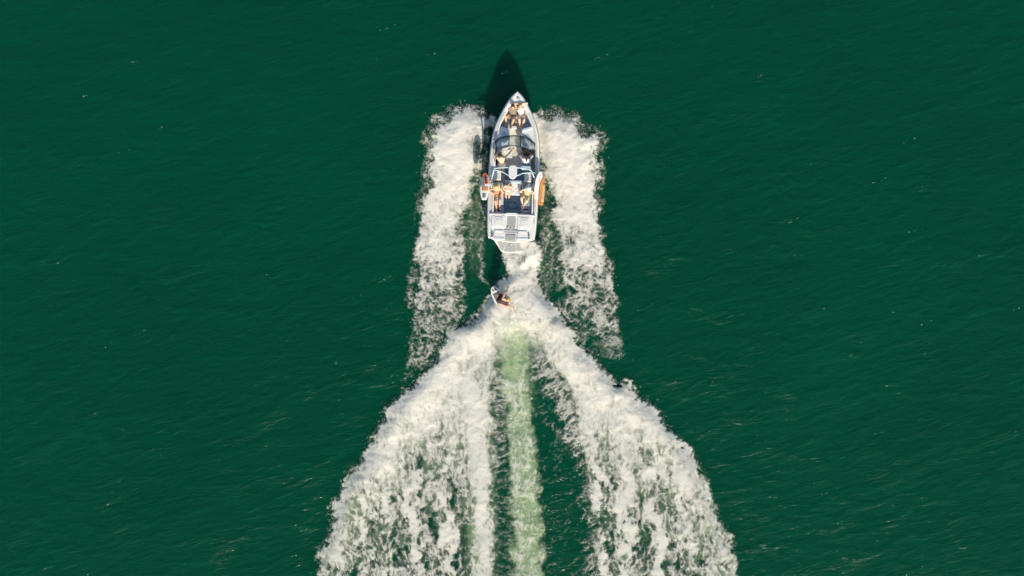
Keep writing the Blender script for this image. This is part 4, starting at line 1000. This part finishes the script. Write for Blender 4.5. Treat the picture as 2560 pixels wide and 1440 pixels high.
# ================================================================ the rider on the wake
zb = float(water_z(np.array([1243.]), np.array([742.]))[0])+.13
sb, Ps = board((1262,776), (1231,716.5), zb-.02, zb+.10, .50, math.radians(8), M['white'], 'white surfboard with dark spots on its nose under the rider behind the boat', 'surfboard', .55,
    [('deck_pad', M['pad_grey'], .34, .74, -.72, .72), ('tail_pad', M['pad_grey'], .05, .30, -.7, .7)])
for k, (s_, t_) in enumerate(((.900, -.42), (.900, .50), (.845, -.30), (.845, .34), (.872, .05))):
    p = Ps(s_, t_, .030+.005)
    bm = bmesh.new(); bmesh.ops.create_cone(bm, cap_ends=True, segments=12, radius1=.034 if k < 4 else .016, radius2=.030 if k < 4 else .014, depth=.008, matrix=Matrix.Translation(p))
    obj('nose_spot', bm_mesh(bm, 'nose_spot'), M['black'], sb)
person('rider crouching on the white surfboard behind the boat, arms spread for balance', (1250.5,752,zb+.46), (1262.5,749.5,zb+.80), (.35,.75,.1), (.45,.7,.2),
    [(1269.5,720,zb+.80), (1279.5,768.5,zb+.75)], [(1244.5,739,zb+.085), (1252,759,zb+.075)], [(-.5,-.2,.7), (-.3,-.8,.6)], [(.5,.6,.5), (.8,-.1,.5)], [(.85,.35,-.05), (.9,.1,-.05)], 'tan', 'blond',
    [('vest', 'charcoal'), ('shorts', 'maroon')], 1.0, hair_long=[((.6,-.6,-.3), .2, .05), ((.8,-.2,-.3), .14, .04)])
# ================================================================ loose things aboard
def cloth_sheet(name, pts, z, label, mat_, cat):
    """crumpled towel: draped grid over four corners"""
    a, b, c, d = [Wd(px, py, z) for px, py in pts]; n = 16; rows = []
    o0 = (a+b+c+d)/4
    for i in range(n+1):
        r = []
        for j in range(n+1):
            p = a.lerp(b, j/n).lerp(d.lerp(c, j/n), i/n)
            zz = .006*math.sin(i*.9+j*.7)+.004*math.sin(j*1.4-i*.5)+.003*math.sin(i*1.7)
            r.append(Vector((p.x-o0.x+.012*math.sin(j*1.7), p.y-o0.y+.014*math.sin(i*1.1), zz)))
        rows.append(r)
    bm = bmesh.new(); g = [[bm.verts.new(p) for p in r] for r in rows]
    for A, Bq in zip(g[:-1], g[1:]):
        for i in range(n): bm.faces.new((A[i], A[i+1], Bq[i+1], Bq[i]))
    o = obj(name, bm_mesh(bm, name), mat_, None, True); o.location = (o0.x, o0.y, z)
    sm = o.modifiers.new('thickness', 'SOLIDIFY'); sm.thickness = .014
    return tag(o, label, cat)
cloth_sheet('towel', [(1276,459.5),(1301,460.5),(1300.5,488.5),(1279,485)], .765, 'white towel spread on the rear bench beside the blond person', M['towel'], 'towel')
cloth_sheet('towel', [(1313,485),(1324,486),(1320,505),(1311,504)], .770, 'pale towel under the person in the white cap', M['towel'], 'towel')
cloth_sheet('towel', [(1257,378),(1278,374),(1281,398),(1263,399)], .345, 'white towel lying on the sunlit cockpit floor', M['towel'], 'towel')
# sandals by the left bench
for k, (px, py) in enumerate(((1241.2,407), (1242.6,405.2))):
    c = Wd(px, py, .63); root = tag(empty('sandal', c, .25), ('dark brown sandal on the left bench, the one nearer the gunwale', 'dark brown sandal on the left bench, the one nearer the bare backed person')[k], 'sandal', 'pair of brown sandals')
    pts = [(.0,-.12),(.035,-.10),(.04,-.02),(.042,.06),(.03,.12),(-.01,.13),(-.038,.07),(-.032,-.02),(-.035,-.10)]
    bm = bmesh.new(); t = [bm.verts.new((x, y, .022)) for x, y in pts]; b_ = [bm.verts.new((x, y, .0)) for x, y in pts]
    bm.faces.new(t); bm.faces.new(b_[::-1])
    for i in range(len(pts)): j = (i+1) % len(pts); bm.faces.new((t[j], t[i], b_[i], b_[j]))
    obj('sole', bm_mesh(bm, 'sole'), M['brown'], root)
    tube('strap', [(-.036,.03,.02), (-.01,.055,.05), (.012,.07,.05), (.04,.03,.02)], .007, M['black'], root, 6)
